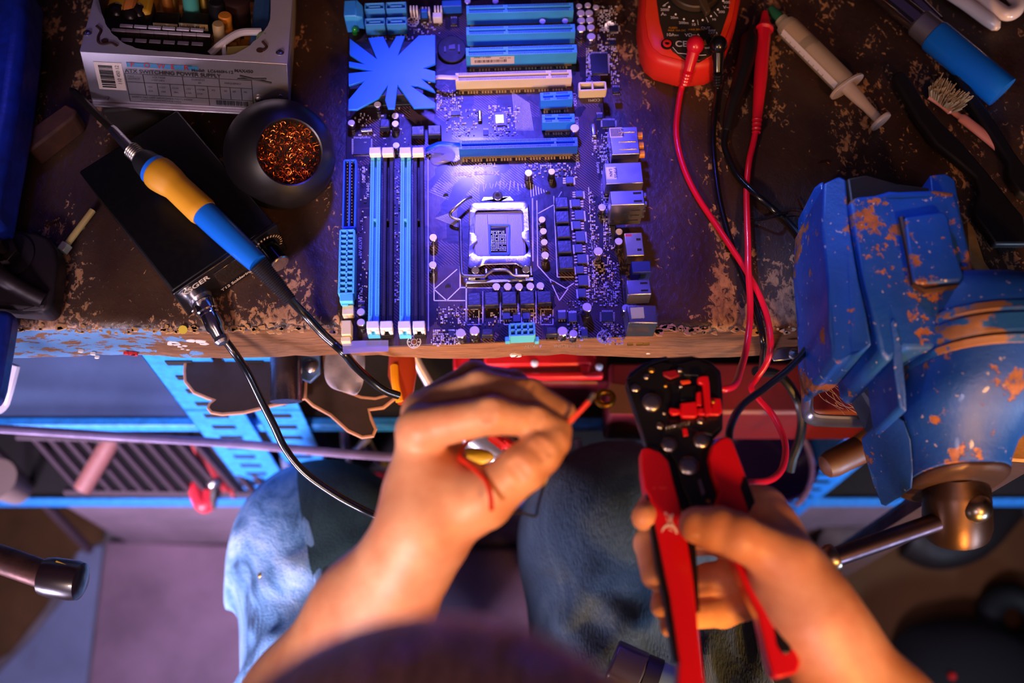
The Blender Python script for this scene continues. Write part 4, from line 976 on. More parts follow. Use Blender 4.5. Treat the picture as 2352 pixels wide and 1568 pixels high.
pr2 = pp([(1729,62,.011),(1727,75,.011),(1722,90,.011),(1718,120,.011),(1710,150,.011),(1692,210,.010),(1676,260,.009),(1669,300,.007)])
part('probe_body', mat('probe_black', '#0e0d14', .45), t, lambda b: b.tube(pr2, [.0030, .0036, .0074, .0070, .0064, .0058, .0046, .0036], 24))
part('needle', M_steel, t, lambda b: b.tube([pr2[0], P(1733, 38, .010)], .0009, 8))
part('wire', M_rub, t, lambda b: b.tube(smooth_path(pp([(1670,292,.007),(1664,325,.004),(1670,355,h_),(1695,405,h_),(1740,450,.008),(1775,480,h_),(1810,510,h_),(1845,555,.005),(1872,610,.006),(1883,665,.006),(1878,725,.008),(1858,792,.012),(1815,843,.02),(1760,888,.028),(1710,925,.04),(1688,955,.05),(1676,988,.058),(1674,1010,.06)]), 8), .0026, 12))
# --- syringe
sy = thing('syringe', 'clear plastic syringe with amber content lying near the red probe', 'syringe', P(1880, 140, 0))
def milky(name, c, al): 
    m = mat(name, c, .28, alpha=al, coat=.4); return m
M_clear = milky('clear_barrel', '#cdb8a4', .42); M_milk = milky('milky_plastic', '#b9a6a0', .75)
q0, q1, q2, q3 = P(1793, 45, .012), P(1812, 65, .012), P(1945, 198, .012), P(2022, 278, .010)
part('barrel', M_clear, sy, lambda b: b.tube([q0, q0.lerp(q1, .5), q0.lerp(q1, .55), q1, q2], [.0055, .0058, .008, .0094, .0094], 32))
part('paste', mat('amber_paste', '#a08468', .4), sy, lambda b: b.tube([q1, q1.lerp(q2, .26)], .0082, 24))
part('plunger_seal', M_black, sy, lambda b: b.tube([q1.lerp(q2, .27), q1.lerp(q2, .36)], .0086, 28))
def f(b):
    d = (q3-q2).normalized(); s = d.cross(UP).normalized()
    b.tube([q1.lerp(q2, .36), q2, q2.lerp(q3, .35), q2.lerp(q3, .6), q3], [.0070, .0064, .0054, .0042, .0038], 16, flat=.8)
    b.lathe(q3-d*.001, d, [(0, .009), (.0012, .0092), (.0028, .0086), (.003, .001)], 28)
part('plunger', M_milk, sy, f, ang=40)
def f(b):
    d = (q2-q1).normalized(); s = d.cross(UP).normalized(); rs = []
    for t in (-.0012, .0012):
        rs.append([q2+d*t+s*math.cos(2*PI*k/32)*.0165*(1 if abs(math.cos(2*PI*k/32)) > .3 else .95)+UP*math.sin(2*PI*k/32)*.0098 for k in range(32)])
    b.rings(rs)
part('finger_flange', M_milk, sy, f, bevel=.0004)
part('luer_hub', mat('green_hub', '#1d5a40', .4), sy, lambda b: b.tube([P(1770, 18, .012), P(1783, 34, .012), q0], [.0024, .0042, .0046], 16))
def f(b):
    d = (q2-q1).normalized(); s = UP.cross(d).normalized(); dn = -s*.62+UP*.78; o_ = q1+d*.002+dn*.0094
    for k in range(46):
        t = .001+k*.0011; c = q1+d*t+(-s*.9+UP*.42)*.0095; e = d.cross((-s*.9+UP*.42)); w = .0036 if k % 5 == 0 else .002; b.prism([c, c+d*.0003, c+d*.0003+e*w, c+e*w], -(-s*.9+UP*.42)*.0001)
part('scale_marks', M_ink, sy, f)
def f(b):
    d = (q2-q1).normalized(); s = UP.cross(d).normalized(); rs = []
    for t in (.001, (q2-q1).length-.004): rs.append([q1+d*t+(-s*math.cos(a)+UP*math.sin(a))*.00965 for a in (.0, .15, .3, .45, .6)])
    n = 5; vs = rs[0]+rs[1]; b.add(vs, [(i, i+1, n+i+1, n+i) for i in range(n-1)], True)
part('white_scale_strip', M_silk, sy, f)
# --- tubular tool with blue sleeve
tb = thing('tube_cutter', 'shiny steel rods set in a blue plastic sleeve at the upper right corner', 'hand tool', P(2200, 130, 0))
r0, r1, r2, r3 = P(1990, -46, .016), P(2108, 50, .016), P(2144, 80, .016), P(2302, 212, .014)
part('steel_rod', mat('polished_steel', '#c4bcbc', .12, metal=1), tb, lambda b: b.tube([r0, r1], .0088, 28))
part('steel_rod', MATS['polished_steel'], tb, lambda b: b.tube([P(2052, -46, .010), P(2152, 52, .010)], .0060, 20))
part('collar', mat('silver_collar', '#bdb6bc', .3, metal=.9, vary=.1), tb, lambda b: b.tube([r1, r1.lerp(r2, .1), r2], [.0100, .0114, .0118], 28))
part('sleeve', mat('sleeve_blue', '#1170d2', .25, coat=.4), tb, lambda b: b.tube([r2, r2.lerp(r3, .03), r2.lerp(r3, .97), r3, r3], [.0124, .0132, .0132, .0130, .011], 36))
# --- compact fluorescent tubes
cf = thing('fluorescent_lamp', 'bent white fluorescent lamp tubes poking in at the upper right corner', 'lamp bulb', P(2250, 0, 0))
M_glass = mat('frosted_glass', '#c8b4ac', .22, coat=.5)
e = pp([(2130,-50,.008),(2215,5,.008),(2270,45,.008),(2288,60,.008),(2293,66,.008)])
part('glass_tube', M_glass, cf, lambda b: b.tube(e, [.0056, .0056, .0056, .0046, .002], 24))
part('glass_tube', M_glass, cf, lambda b: b.tube(smooth_path(pp([(2190,-60,.012),(2250,-12,.012),(2290,20,.012),(2315,32,.013),(2335,20,.014),(2330,-6,.015),(2285,-50,.016)]), 8), .0058, 24))
# --- brushes
def blade(name, label, outline, h, th, m, extra=None, off=None):
    t = thing(name, label, 'brush', P(*outline[0], 0))
    part('handle', m, t, lambda b: b.prism([P(x, y, h) for x, y in outline], (0, 0, -th)), bevel=.0022, seg=3); return t
M_bk = mat('matte_black_handle', '#100d10', .5)
t = blade('antistatic_brush', 'long black antistatic brush beside the pink toothbrush', [(2052,170),(2062,162),(2078,164),(2100,195),(2130,240),(2170,285),(2215,330),(2262,385),(2300,432),(2330,470),(2352,495),(2362,560),(2285,560),(2262,525),(2240,498),(2236,480),(2252,440),(2240,405),(2200,370),(2150,330),(2110,275),(2075,215)], .014, .008, M_bk)
def f(b):
    for i in range(44):
        for j in range(2):
            a = P(2262+i*2.2, 520+i*.2+j*3, .010); e_ = P(2300+i*1.6, 585+random.uniform(-5, 4)-i*.7, .004+j*.003); b.tube([a, e_], [.0006, .0004], 4)
o = part('bristles', mat('black_bristle', '#0b0a0c', .6), t, f); o['kind'] = 'stuff'
t = blade('antistatic_brush', 'shorter black antistatic brush touching the blue sleeved tool', [(2190,170),(2205,167),(2222,180),(2250,225),(2290,280),(2330,345),(2370,400),(2375,460),(2340,440),(2318,405),(2316,370),(2290,330),(2250,270),(2210,210)], .012, .008, M_bk)
part('hanging_hole', M_hole, t, lambda b: b.cyl(P(2208, 182, .0121), P(2208, 182, .0123), .0022))
t = thing('toothbrush', 'old pink toothbrush with splayed beige bristles between the black brushes', 'toothbrush', P(2180, 240, 0))
tp = pp([(2138,218,.006),(2160,232,.006),(2182,250,.006),(2196,262,.006),(2215,275,.007),(2250,302,.007),(2290,335,.006),(2330,372,.006)])
part('handle', mat('pink_plastic', '#e0907c', .35, coat=.3), t, lambda b: b.tube(smooth_path(tp, 4), [.0044]*10+[.0026]*5+[.0042]*14, 16, flat=.7))
def f(b):
    for i in range(260):
        s = random.random(); w = random.uniform(-1, 1); d_ = (tp[2]-tp[0]).normalized(); n_ = UP.cross(d_)
        a = tp[0].lerp(tp[3], s*.93)+n_*w*.0038+UP*.002; e_ = a+UP*random.uniform(.007, .010)+n_*(w*.005+.004+random.uniform(-.002, .002))+d_*(s-.5)*.008; b.tube([a, e_], .00045, 3)
o = part('bristles', mat('beige_bristle', '#a8906c', .8), t, f); o['kind'] = 'stuff'
# --- bolt, spring, splinters
b0, b1 = P(213, 483, .006), P(150, 566, .006)
t = thing('long_bolt', 'thin brass coloured bolt leaning against the soldering station', 'bolt', b1-UP*.006)
part('shaft', mat('brass_rod', '#c8ac68', .35, metal=.4, vary=.1), t, lambda b: b.tube([b0, b1], .0025, 16))
part('hex_nut', mat('nut_steel', '#b0b09c', .3, metal=.5), t, lambda b: b.tube([b1.lerp(b0, .06), b1+(b1-b0)*.14], .0048, 6, up=(.3, .2, 1)), bevel=.0004)
o = part('small_spring', M_gold, None, lambda b: b.tube([P(104+k*.9, 515-k*.38+2.2*math.sin(k*1.6), .002+.001*math.cos(k*1.6)) for k in range(36)], .0003, 5)); tag(o, 'tiny brass spring next to the black foot plate', 'spring')
for (x0, y0, x1, y1, h1), lb in zip([(1832, 457, 1868, 550, .003), (1790, 488, 1838, 486, .003), (1880, 374, 1905, 375, .002)], ['curled copper coloured wire strand beside the blue vise jaw', 'copper ended wire crossing the black cable near the vise', 'short straw coloured splinter lying above the blue vise']):
    o = part('wire_strand', MATS['copper_wire'], None, lambda b: b.tube(smooth_path([P(x0, y0, h1), P((x0+x1)/2+5, (y0+y1)/2-3, h1), P(x1, y1, h1)], 5), .0005, 6)); tag(o, lb, 'wire')
o = part('thin_wire', M_rub, None, lambda b: b.tube(smooth_path(pp([(1706,504,.002),(1740,505,.004),(1780,497,.010),(1808,489,.004)]), 6), .0010, 8)); tag(o, 'short thin black wire lying under the crossing test leads', 'wire')
# --- press stand at the left border
M_navy = mat('navy_enamel', '#142a8c', .38, vary=.35, vs=110, bump=.3, bs=300); M_iron = mat('dark_cast_iron', '#241a1e', .5, metal=.4, vary=.35, vs=60, bump=.4)
ps_ = thing('press_stand', 'dark blue cast metal press column bolted at the left end of the bench', 'press stand', P(20, 600, 0))
part('column', M_navy, ps_, lambda b: b.prism([P(x, y, .06) for x, y in ((-90, -60), (58, -60), (50, 90), (28, 250), (0, 390), (-22, 510), (-90, 510))], (0, 0, -.040)), bevel=.009, seg=4)
part('foot_plate', M_iron, ps_, lambda b: b.prism([P(x, y, .022) for x, y in ((-70, 515), (40, 528), (85, 532), (112, 545), (128, 572), (130, 610), (116, 702), (100, 715), (10, 706), (-70, 700))], (0, 0, -.020)), bevel=.006, seg=3)
part('rib', M_iron, ps_, lambda b: b.tube(smooth_path(pp([(-30, 600, .035), (10, 640, .035), (55, 668, .028), (100, 690, .022)]), 5), .006, 12))
bc = P(18, 585, .024)
bo = part('washer', M_iron, ps_, lambda b: b.lathe(bc-UP*.003, UP, [(0, .018), (.0025, .018), (.003, .016), (.003, .010)], 32))
part('bolt_head', mat('worn_bolt', '#3a2c28', .35, metal=.9, vary=.2), ps_, lambda b: (b.tube([bc, bc+UP*.008], .010, 6), b.tube([bc+UP*.008, bc+UP*.020], .0045, 14)), bevel=.0005)
part('front_leg', M_navy, ps_, lambda b: b.prism([P(x, y, .030) for x, y in ((-70, 706), (24, 706), (12, 780), (-6, 880), (-20, 920), (-70, 920))], (0, 0, -.02)), bevel=.006)
part('worn_edge', mat('bare_metal', '#b0a8a8', .35, metal=.9), ps_, lambda b: b.prism([P(x, y, .0224) for x, y in ((52, 712), (84, 702), (101, 700), (100, 707), (80, 712))], (0, 0, -.001)))
a_, c_ = P(-60, 1298, -.05), P(118, 1325, -.05)
t = ps_
part('lever_link', M_iron, ps_, lambda b: b.tube(smooth_path([a_, a_+Vector((-.08, .04, 0)), P(-120, 500, .02)], 5), .0098, 14))
part('lever_bar', mat('rusty_bar', '#4a2e28', .45, metal=.7, vary=.4, vs=120, bump=.4), t, lambda b: b.tube([a_+Vector((0, .01, 0)), c_], .0098, 28))
def f(b): d = (c_-a_).normalized(); b.lathe(c_-d*.006, d, [(0, .0105), (.001, .0128), (.007, .0138), (.022, .0138), (.027, .0128), (.029, .009), (.0295, .001)], 36)
cap_ = part('lever_cap', mat('cap_brown_black', '#1c1014', .3, coat=.3), t, f)
part('yellow_dab', mat('yellow_dab', '#c9a01c', .5), cap_, lambda b: b.prism([c_+Vector((x, y, .0128-abs(y)*.3)) for x, y in ((.004, .006), (.016, .002), (.018, .005), (.006, .0095))], (0, 0, -.001)))
for pts, h1, lb in ((((60, 300), (150, 236), (176, 250), (170, 268), (70, 345), (58, 335)), .022, 'brown rusty steel bar under the soldering iron tip'),):
    o = part('steel_bar', mat('brown_rust', '#4a2814', .7, vary=.4, vs=60, bump=.4), None, lambda b: b.prism([P(x, y, h1) for x, y in pts], (0, 0, -.021)), bevel=.002); tag(o, lb, 'bar')
# ================================================================ BENCH VISE
def vise_mat():
    t = NT('chipped_blue_paint'); n = t.noise(26, 6, .65); n2 = t.noise(95, 5, .7); n3 = t.noise(9, 3)
    blue = t.ramp(n3, [(.3, srgb('#083274')), (.7, srgb('#0e4cac'))])
    rust = t.ramp(n2, [(.35, srgb('#5a2e1a')), (.65, srgb('#9a5a2e'))])
    k = t.ramp(t.math('ADD', t.math('MULTIPLY', n, .7), t.math('MULTIPLY', n2, .35)), [(.580, (0, 0, 0)), (.600, (1, 1, 1))])
    spk = t.ramp(t.noise(230, 2), [(.69, (0, 0, 0)), (.72, (1, 1, 1))])
    c = t.mix(k, blue, rust); c = t.mix(t.math('MULTIPLY', spk, .6), c, srgb('#b8a8a0'))
    t.set(color=c, rough=t.ramp(n, [(.3, (.42,)*3), (.7, (.6,)*3)]), coat=.08); t.bump(t.math('SUBTRACT', n2, k), .5, .0012); return t.m
M_vise = vise_mat()
def rustmat(name, a, b_, th):
    t = NT(name); n = t.noise(40, 5, .6, t.coords(scale=(.5, 1, 1))); t.set(color=t.mix(t.ramp(n, [(th-.02, (0, 0, 0)), (th+.02, (1, 1, 1))]), srgb(a), srgb(b_)), rough=.5); t.bump(t.noise(180, 4), .4, .001); return t.m
M_half = rustmat('worn_blue_brown', '#14508f', '#8a5c34', .53); M_dkrust = mat('dark_rust', '#3a241a', .5, metal=.5, vary=.4, vs=50, bump=.3)
vise = thing('bench_vise', 'large chipped blue bench vise bolted over the right front of the bench', 'vise', P(2130, 600, 0))
def slab(name, m, parent, pts, th, bevel=.003, seg=3, ang=35):
    return part(name, m, parent, lambda b: b.prism([P(*q) for q in pts], (0, 0, -th)), bevel=bevel, seg=seg)
# fixed jaw: a long upright plate
slab('fixed_jaw', M_vise, vise, [(1893,420,.088),(1928,404,.088),(1944,412,.088),(1952,520,.088),(1972,640,.088),(1990,720,.088),(2002,792,.086),(1975,806,.08),(1955,812,.07),(1925,836,.06),(1910,822,.06),(1905,760,.07),(1899,640,.078),(1888,520,.084)], .075, .004)
slab('jaw_foot', M_vise, vise, [(1868,430,.05),(1895,408,.055),(1900,560,.05),(1902,700,.045),(1908,830,.04),(1898,815,.035),(1886,640,.04),(1872,520,.045)], .045, .003)
# moving jaw body
slab('moving_jaw', M_vise, vise, [(1950,462,.092),(1965,450,.092),(2010,446,.092),(2045,436,.092),(2062,438,.092),(2150,434,.090),(2196,440,.088),(2212,500,.086),(2230,580,.084),(2248,650,.080),(2262,740,.075),(2180,800,.075),(2080,800,.08),(2042,830,.08),(2022,812,.082),(2006,730,.088),(1986,640,.092),(1966,540,.092)], .085, .005, 4)
slab('raised_panel', M_vise, vise, [(2078,498,.0965),(2168,484,.0955),(2180,500,.0955),(2192,560,.095),(2214,632,.094),(2206,644,.094),(2110,652,.0945),(2098,646,.0945),(2090,600,.095)], .008, .0018)
part('panel_seam', M_dkrust, vise, lambda b: b.tube([P(2070, 500, .0925), P(2084, 570, .0922), P(2100, 655, .0915), P(2120, 668, .091), P(2215, 655, .089)], .0022, 8))
slab('back_lug', M_dkrust, vise, [(1945,408,.07),(1990,400,.07),(2060,420,.07),(2140,430,.07),(2134,410,.07),(2190,402,.07),(2200,450,.07),(2212,600,.07),(1960,520,.07)], .06, .002)
slab('back_lug', M_vise, vise, [(2136,402,.074),(2172,398,.074),(2194,412,.074),(2212,520,.072),(2196,470,.073),(2140,440,.074)], .05, .002)
# slide housing: loft of rounded sections running towards the viewer
def loft(name, m, st, n=40, e=2.6, smooth=True, parent=None, closed_bottom=True):
    """st: (py, x_left, x_right, height of centre, half thickness)"""
    rs = []
    for py, xl, xr, hc, rz in st:
        a, b_ = P(xl, py, hc), P(xr, py, hc); c = (a+b_)/2; rx = (b_-a).length/2; ring_ = []
        for k in range(n):
            t = 2*PI*k/n; cx, sz = math.cos(t), math.sin(t)
            ring_.append(c+Vector((abs(cx)**(2/e)*math.copysign(rx, cx), 0, abs(sz)**(2/e)*math.copysign(rz, sz))))
        rs.append(ring_)
    b = MB(); b.rings(rs, True, True); return b.build(name, m, parent or vise, ang=50)
loft('slide_housing', M_vise, [(668,2110,2290,.040,.030),(690,2066,2350,.042,.046),(712,2050,2420,.040,.056),(745,2052,2470,.038,.062),(786,2058,2480,.036,.064)])
loft('worn_band', M_half, [(784,2056,2482,.036,.0655),(800,2058,2482,.036,.067),(806,2060,2482,.036,.064),(812,2058,2482,.036,.067),(846,2062,2480,.035,.067),(852,2064,2480,.035,.064),(858,2062,2480,.035,.067),(872,2064,2478,.034,.066)])
loft('screw_housing', M_vise, [(868,2064,2478,.034,.064),(920,2062,2440,.030,.063),(960,2058,2392,.026,.061),(1000,2066,2340,.020,.056),(1040,2076,2306,.014,.050),(1080,2084,2292,.010,.047),(1100,2088,2290,.008,.046)])
loft('end_ring', M_dkrust, [(1094,2092,2288,.006,.043),(1102,2088,2292,.005,.045),(1112,2090,2290,.004,.045),(1120,2100,2282,.003,.040)])
slab('cheek_plate', M_vise, vise, [(2040,742,.085),(2050,728,.088),(2060,735,.088),(2072,800,.085),(2082,900,.075),(2084,945,.07),(2066,936,.07),(2056,860,.078),(2050,800,.082)], .05, .002)
slab('lower_bracket', M_vise, vise, [(2030,952,.03),(2052,944,.035),(2078,965,.04),(2094,1010,.035),(2100,1080,.02),(2096,1124,.01),(2080,1118,.005),(2062,1060,.01),(2040,1000,.02)], .05, .006)
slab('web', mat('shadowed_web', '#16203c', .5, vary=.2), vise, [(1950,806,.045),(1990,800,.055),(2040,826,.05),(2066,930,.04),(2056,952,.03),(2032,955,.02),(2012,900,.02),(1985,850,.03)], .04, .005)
part('clamp_bolt', mat('blue_bolt', '#2a62b0', .35), vise, lambda b: (b.tube([P(1965, 846, .03), P(1965, 868, .010)], .004, 12), b.tube([P(1966, 866, .012), P(1966, 880, -.002)], .0095, 6)), bevel=.0008)
# screw head, ball knob and bar
s0, s1 = P(2196, 1112, .004), P(2200, 1232, -.022)
scr = part('screw_head', mat('bronze_iron', '#4a3428', .38, metal=.85, vary=.35, vs=30, bump=.15), vise, lambda b: b.lathe(s0, s1-s0, [(-.01, .016), (0, .0200), (.004, .0215), (.022, .0222), (.032, .0222), (.038, .0205), (.040, .015), (.0405, .001)], 40), ang=40)
h0, h1 = P(2262, 1160, -.004), P(1908, 1283, -.004)
hb = part('handle_bar', mat('handle_steel', '#4a3c44', .42, metal=1, vary=.4, vs=50), vise, lambda b: b.tube([h0, h0.lerp(h1, .97)], .0063, 28), ang=40)
part('ball_end', mat('knob_steel', '#8a7a68', .3, metal=1, vary=.15), hb, lambda b: b.sphere(P(2243, 1166, .012), .0098, 24))
def f(b): d = (h1-h0).normalized(); b.lathe(h0.lerp(h1, .965), d, [(0, .0068), (.001, .0092), (.004, .0096), (.0075, .0080), (.0095, .004), (.0098, .0005)], 32)
part('bar_end_cap', MATS['knob_steel'], hb, f)
# wooden packing behind the vise
M_wood = mat('sawn_timber', '#a8742c', .7, vary=.4, vs=70, bump=.5, bs=200)
for pts, h_w, th, lb in (([(2222,505),(2236,520),(2262,600),(2300,655),(2330,740),(2250,740),(2232,640)], .012, .011, 'yellowish timber batten under the right flank of the blue vise'),
                         ([(2298,645),(2320,636),(2340,642),(2352,720),(2360,760),(2310,760),(2302,690)], .012, .011, 'short rounded timber offcut next to the batten by the vise'),
                         ):
    o = part('timber_block', M_wood, None, lambda b: b.prism([P(x, y, h_w) for x, y in pts], (0, 0, -th)), bevel=.001); tag(o, lb, 'wood block')

tpost = thing('timber_post', 'rough sawn yellow topped timber post standing behind the vise screw', 'wood post', P(2340, 1010, -.9))
_tp = [(2288,1052),(2296,1010),(2320,980),(2360,955),(2400,955),(2400,1060)]
part('sawn_top', M_wood, tpost, lambda b: b.prism([P(x, y, -.03) for x, y in _tp], (0, 0, -.006)), bevel=.001)
part('post', mat('dark_timber', '#2c120c', .8, vary=.3, vs=40), tpost, lambda b: b.prism([P(x, y, -.03)-UP*.006 for x, y in _tp], (0, 0, -.862)))  # post darker than its sawn top
# ================================================================ WIRE STRIPPER
def hT(py): return .066+(py-850)/710*.042
def T(px, py, off=0): return P(px, py, hT(py)+off)
tool = thing('wire_stripper', 'wire stripper with red handles and black riveted head held in the right hand', 'wire stripper', T(1580, 1100))
M_tb = mat('tool_black', '#121014', .38, coat=.2, bump=.1, bs=400); M_tr = mat('tool_red', '#d8101c', .34, coat=.35); M_pin = mat('rivet_steel', '#b0a8a4', .28, metal=1, vary=.08)
def ts(name, m, parent, pts, top, th, bevel=.001, seg=3): return part(name, m, parent, lambda b: b.prism([T(x, y, top) for x, y in pts], (0, 0, -th)), bevel=bevel, seg=seg)
body_o = [(1437,880),(1445,858),(1475,836),(1530,820),(1590,816),(1635,830),(1656,852),(1661,900),(1661,985),(1640,1005),(1625,1040),(1632,1090),(1650,1140),(1655,1185),(1600,1190),(1560,1165),(1550,1120),(1538,1060),(1512,1040),(1484,1028),(1462,960)]
bd = ts('head_plate', M_tb, tool, body_o, 0, .007, .0012)
ts('jaw_plate', M_tb, bd, [(1440,880),(1448,862),(1480,842),(1520,830),(1545,835),(1528,870),(1540,905),(1535,960),(1530,1000),(1512,1035),(1484,1022),(1466,960)], .0025, .003, .0008)
ts('jaw_plate', M_tb, bd, [(1556,835),(1600,824),(1632,838),(1652,860),(1656,980),(1636,1000),(1600,990),(1562,975),(1560,958),(1604,958),(1604,862),(1572,862)], .0022, .003, .0008)
ts('pivot_arm', M_tb, bd, [(1520,985),(1562,975),(1600,990),(1628,1005),(1612,1040),(1612,1080),(1622,1130),(1640,1178),(1596,1182),(1568,1120),(1552,1060),(1528,1030)], .0035, .004, .001)
ts('edge_lip', mat('blued_steel', '#28305c', .3, metal=.8), bd, [(1438,872),(1446,856),(1476,834),(1530,817),(1536,823),(1500,834),(1470,850),(1452,866)], .0030, .003, .0005)
def dome(px, py, r, m, nm, off=.0035, parent=None):
    c = T(px, py, off); rr = r/scale_at(px, py, hT(py))
    return part(nm, m, parent or bd, lambda b: b.lathe(c-UP*.002, UP, [(0, rr), (.0028, rr), (.0036, rr*.86), (.004, rr*.5), (.0041, .0001)], 28), ang=50)
for x, y, r in ((1497,924,22),(1537,1022,18.5),(1610,1012,19),(1582,1070,23)): dome(x, y, r, M_pin, 'pivot_bolt')
for x, y, r in ((1459,892,11),(1515,979,9),(1608,967,9),(1484,866,8),(1561,851,7),(1563,888,6),(1525,950,5)): dome(x, y, r, M_pin, 'rivet', .0015)
for x, y, r in ((1496,851,8),(1528,887,5),(1637,923,6),(1625,1153,7)): dome(x, y, r, M_gold, 'brass_rivet', .0045 if x == 1637 else .0015)
ts('wire_guide', M_tr, tool, [(1563,924),(1600,920),(1604,952),(1598,958),(1568,958),(1562,950)], .0065, .004, .0012)
ts('guide_pin', M_tr, tool, [(1538,934),(1563,938),(1563,950),(1545,953),(1537,945)], .0060, .003, .0012)
sl = ts('length_stop', M_tr, tool, [(1602,866),(1612,862),(1627,862),(1630,880),(1634,948),(1626,955),(1620,950),(1614,882),(1603,878)], .0085, .004, .0010)
ts('stop_base', M_tr, sl, [(1602,936),(1634,934),(1634,912),(1656,914),(1660,945),(1652,953),(1604,952)], .0060, .003, .0010)
ts('stop_fin', M_tr, sl, [(1600,900),(1612,898),(1613,932),(1598,930)], .0055, .003, .0006)
ts('inner_tab', mat('tool_orange', '#e0421c', .4), tool, [(1562,873),(1584,871),(1588,878),(1566,882)], .0035, .002, .0006)
ts('crimp_die', mat('tool_dark_red', '#8a1020', .4), tool, [(1522,853),(1552,848),(1562,862),(1540,870),(1524,862)], .0035, .002, .0006)
ts('grey_jaw_face', mat('jaw_grey', '#25242a', .35, metal=.6), tool, [(1562,886),(1600,884),(1600,918),(1563,920)], .0030, .002, .0006)
part('spring', M_pin, tool, lambda b: b.tube([T(1528+k*.62, 983-k*.13, .0045)+Vector((0, math.cos(k*.62)*.0014, math.sin(k*.62)*.0014)) for k in range(92)], .00035, 6))
ts('red_mark', M_tr, bd, [(1567,984),(1578,983),(1581,1000),(1570,1002)], .0040, .001, .0003)
ts('silver_slot', M_pin, bd, [(1602,1101),(1610,1098),(1621,1132),(1613,1137)], .0045, .001, .0004)
lh = ts('handle', M_tr, tool, [(1472,1034),(1478,1028),(1490,1027),(1517,1037),(1536,1058),(1547,1103),(1560,1150),(1570,1200),(1582,1260),(1591,1319),(1597,1370),(1602,1420),(1608,1480),(1614,1530),(1619,1572),(1612,1590),(1566,1592),(1557,1570),(1560,1520),(1550,1450),(1538,1370),(1527,1319),(1514,1250),(1502,1190),(1492,1140),(1480,1120),(1474,1080)], .006, .014, .004, 4)
ts('grip_strip', M_tb, lh, [(1484,1128),(1494,1136),(1505,1190),(1518,1250),(1531,1319),(1542,1375),(1554,1450),(1563,1516),(1550,1520),(1540,1460),(1524,1370),(1508,1300),(1497,1230),(1488,1170)], .004, .010, .002)
ts('inner_grip', M_tb, lh, [(1566,1190),(1580,1250),(1592,1320),(1600,1400),(1608,1405),(1604,1320),(1598,1250),(1580,1190)], .003, .010, .0012)
ts('embossed_plate', mat('tool_red_raised', '#e03028', .4), lh, [(1500,1118),(1530,1116),(1534,1120),(1503,1122)], .0065, .001, .0002)
def f(b):
    c = T(1538, 1222, .0063); ring(b, c, .0038, .0014, .0002); ring(b, c, .0014, .0006, .0002)
    for pts in (((1521,1180),(1530,1178),(1524,1190),(1534,1192)), ((1520,1196),(1534,1200),(1526,1206)), ((1534,1182),(1540,1190),(1532,1204)), ((1545,1180),(1542,1196),(1548,1208))): b.tube(smooth_path([T(x, y, .0062) for x, y in pts], 3), .0006, 6)
    ring(b, T(1528, 1242, .0062), .0007, .0003, .0002); ring(b, T(1540, 1252, .0062), .0006, .0002, .0002)
part('handle_logo', mat('white_logo', '#e0c8d0', .5), lh, f)
rh = ts('handle', M_tr, tool, [(1668,1000),(1682,1008),(1700,1055),(1713,1090),(1734,1150),(1748,1215),(1768,1290),(1785,1350),(1806,1430),(1828,1490),(1840,1522),(1831,1545),(1789,1558),(1775,1550),(1764,1513),(1757,1481),(1740,1410),(1711,1351),(1688,1293),(1668,1240),(1654,1187),(1643,1156),(1651,1128),(1635,1087),(1627,1052),(1634,1022),(1650,1008)], .006, .014, .004, 4)
ts('grip_strip', M_tb, rh, [(1700,1119),(1709,1092),(1716,1096),(1738,1160),(1750,1222),(1738,1226),(1716,1165)], .007, .010, .0015)
ts('grip_inset', M_tb, rh, [(1774,1410),(1790,1420),(1812,1470),(1822,1490),(1812,1503),(1796,1500),(1784,1480)], .0072, .004, .0015)
# ================================================================ WIRES IN THE LEFT HAND
wr = thing('hookup_wire', 'short red wire with stripped silver end pinched by the left hand', 'wire', P(1300, 980, .14))
w_pts = [(1352,922,.149),(1330,946,.147),(1300,974,.144),(1275,990,.140),(1220,985,.120),(1140,985,.105),(1080,1010,.108),(1056,1046,.126),(1076,1066,.137),(1100,1086,.143),(1118,1108,.147),(1127,1138,.149),(1129,1172,.150)]
part('insulation', mat('wire_red', '#e02818', .4), wr, lambda b: b.tube(smooth_path(pp(w_pts), 8), .00125, 12))
part('bare_end', M_steel, wr, lambda b: b.tube([P(1352, 922, .149), P(1364, 905, .150)], .0011, 10))
o = part('thin_wire', M_rub, None, lambda b: b.tube(smooth_path(pp([(1276,1040,.11),(1266,1075,.105),(1246,1125,.10),(1236,1160,.10),(1231,1182,.10),(1222,1184,.10),(1190,1178,.10),(1150,1184,.10),(1120,1196,.105)]), 6), .0008, 8)); tag(o, 'thin black wire hanging in a bend below the left thumb', 'wire')
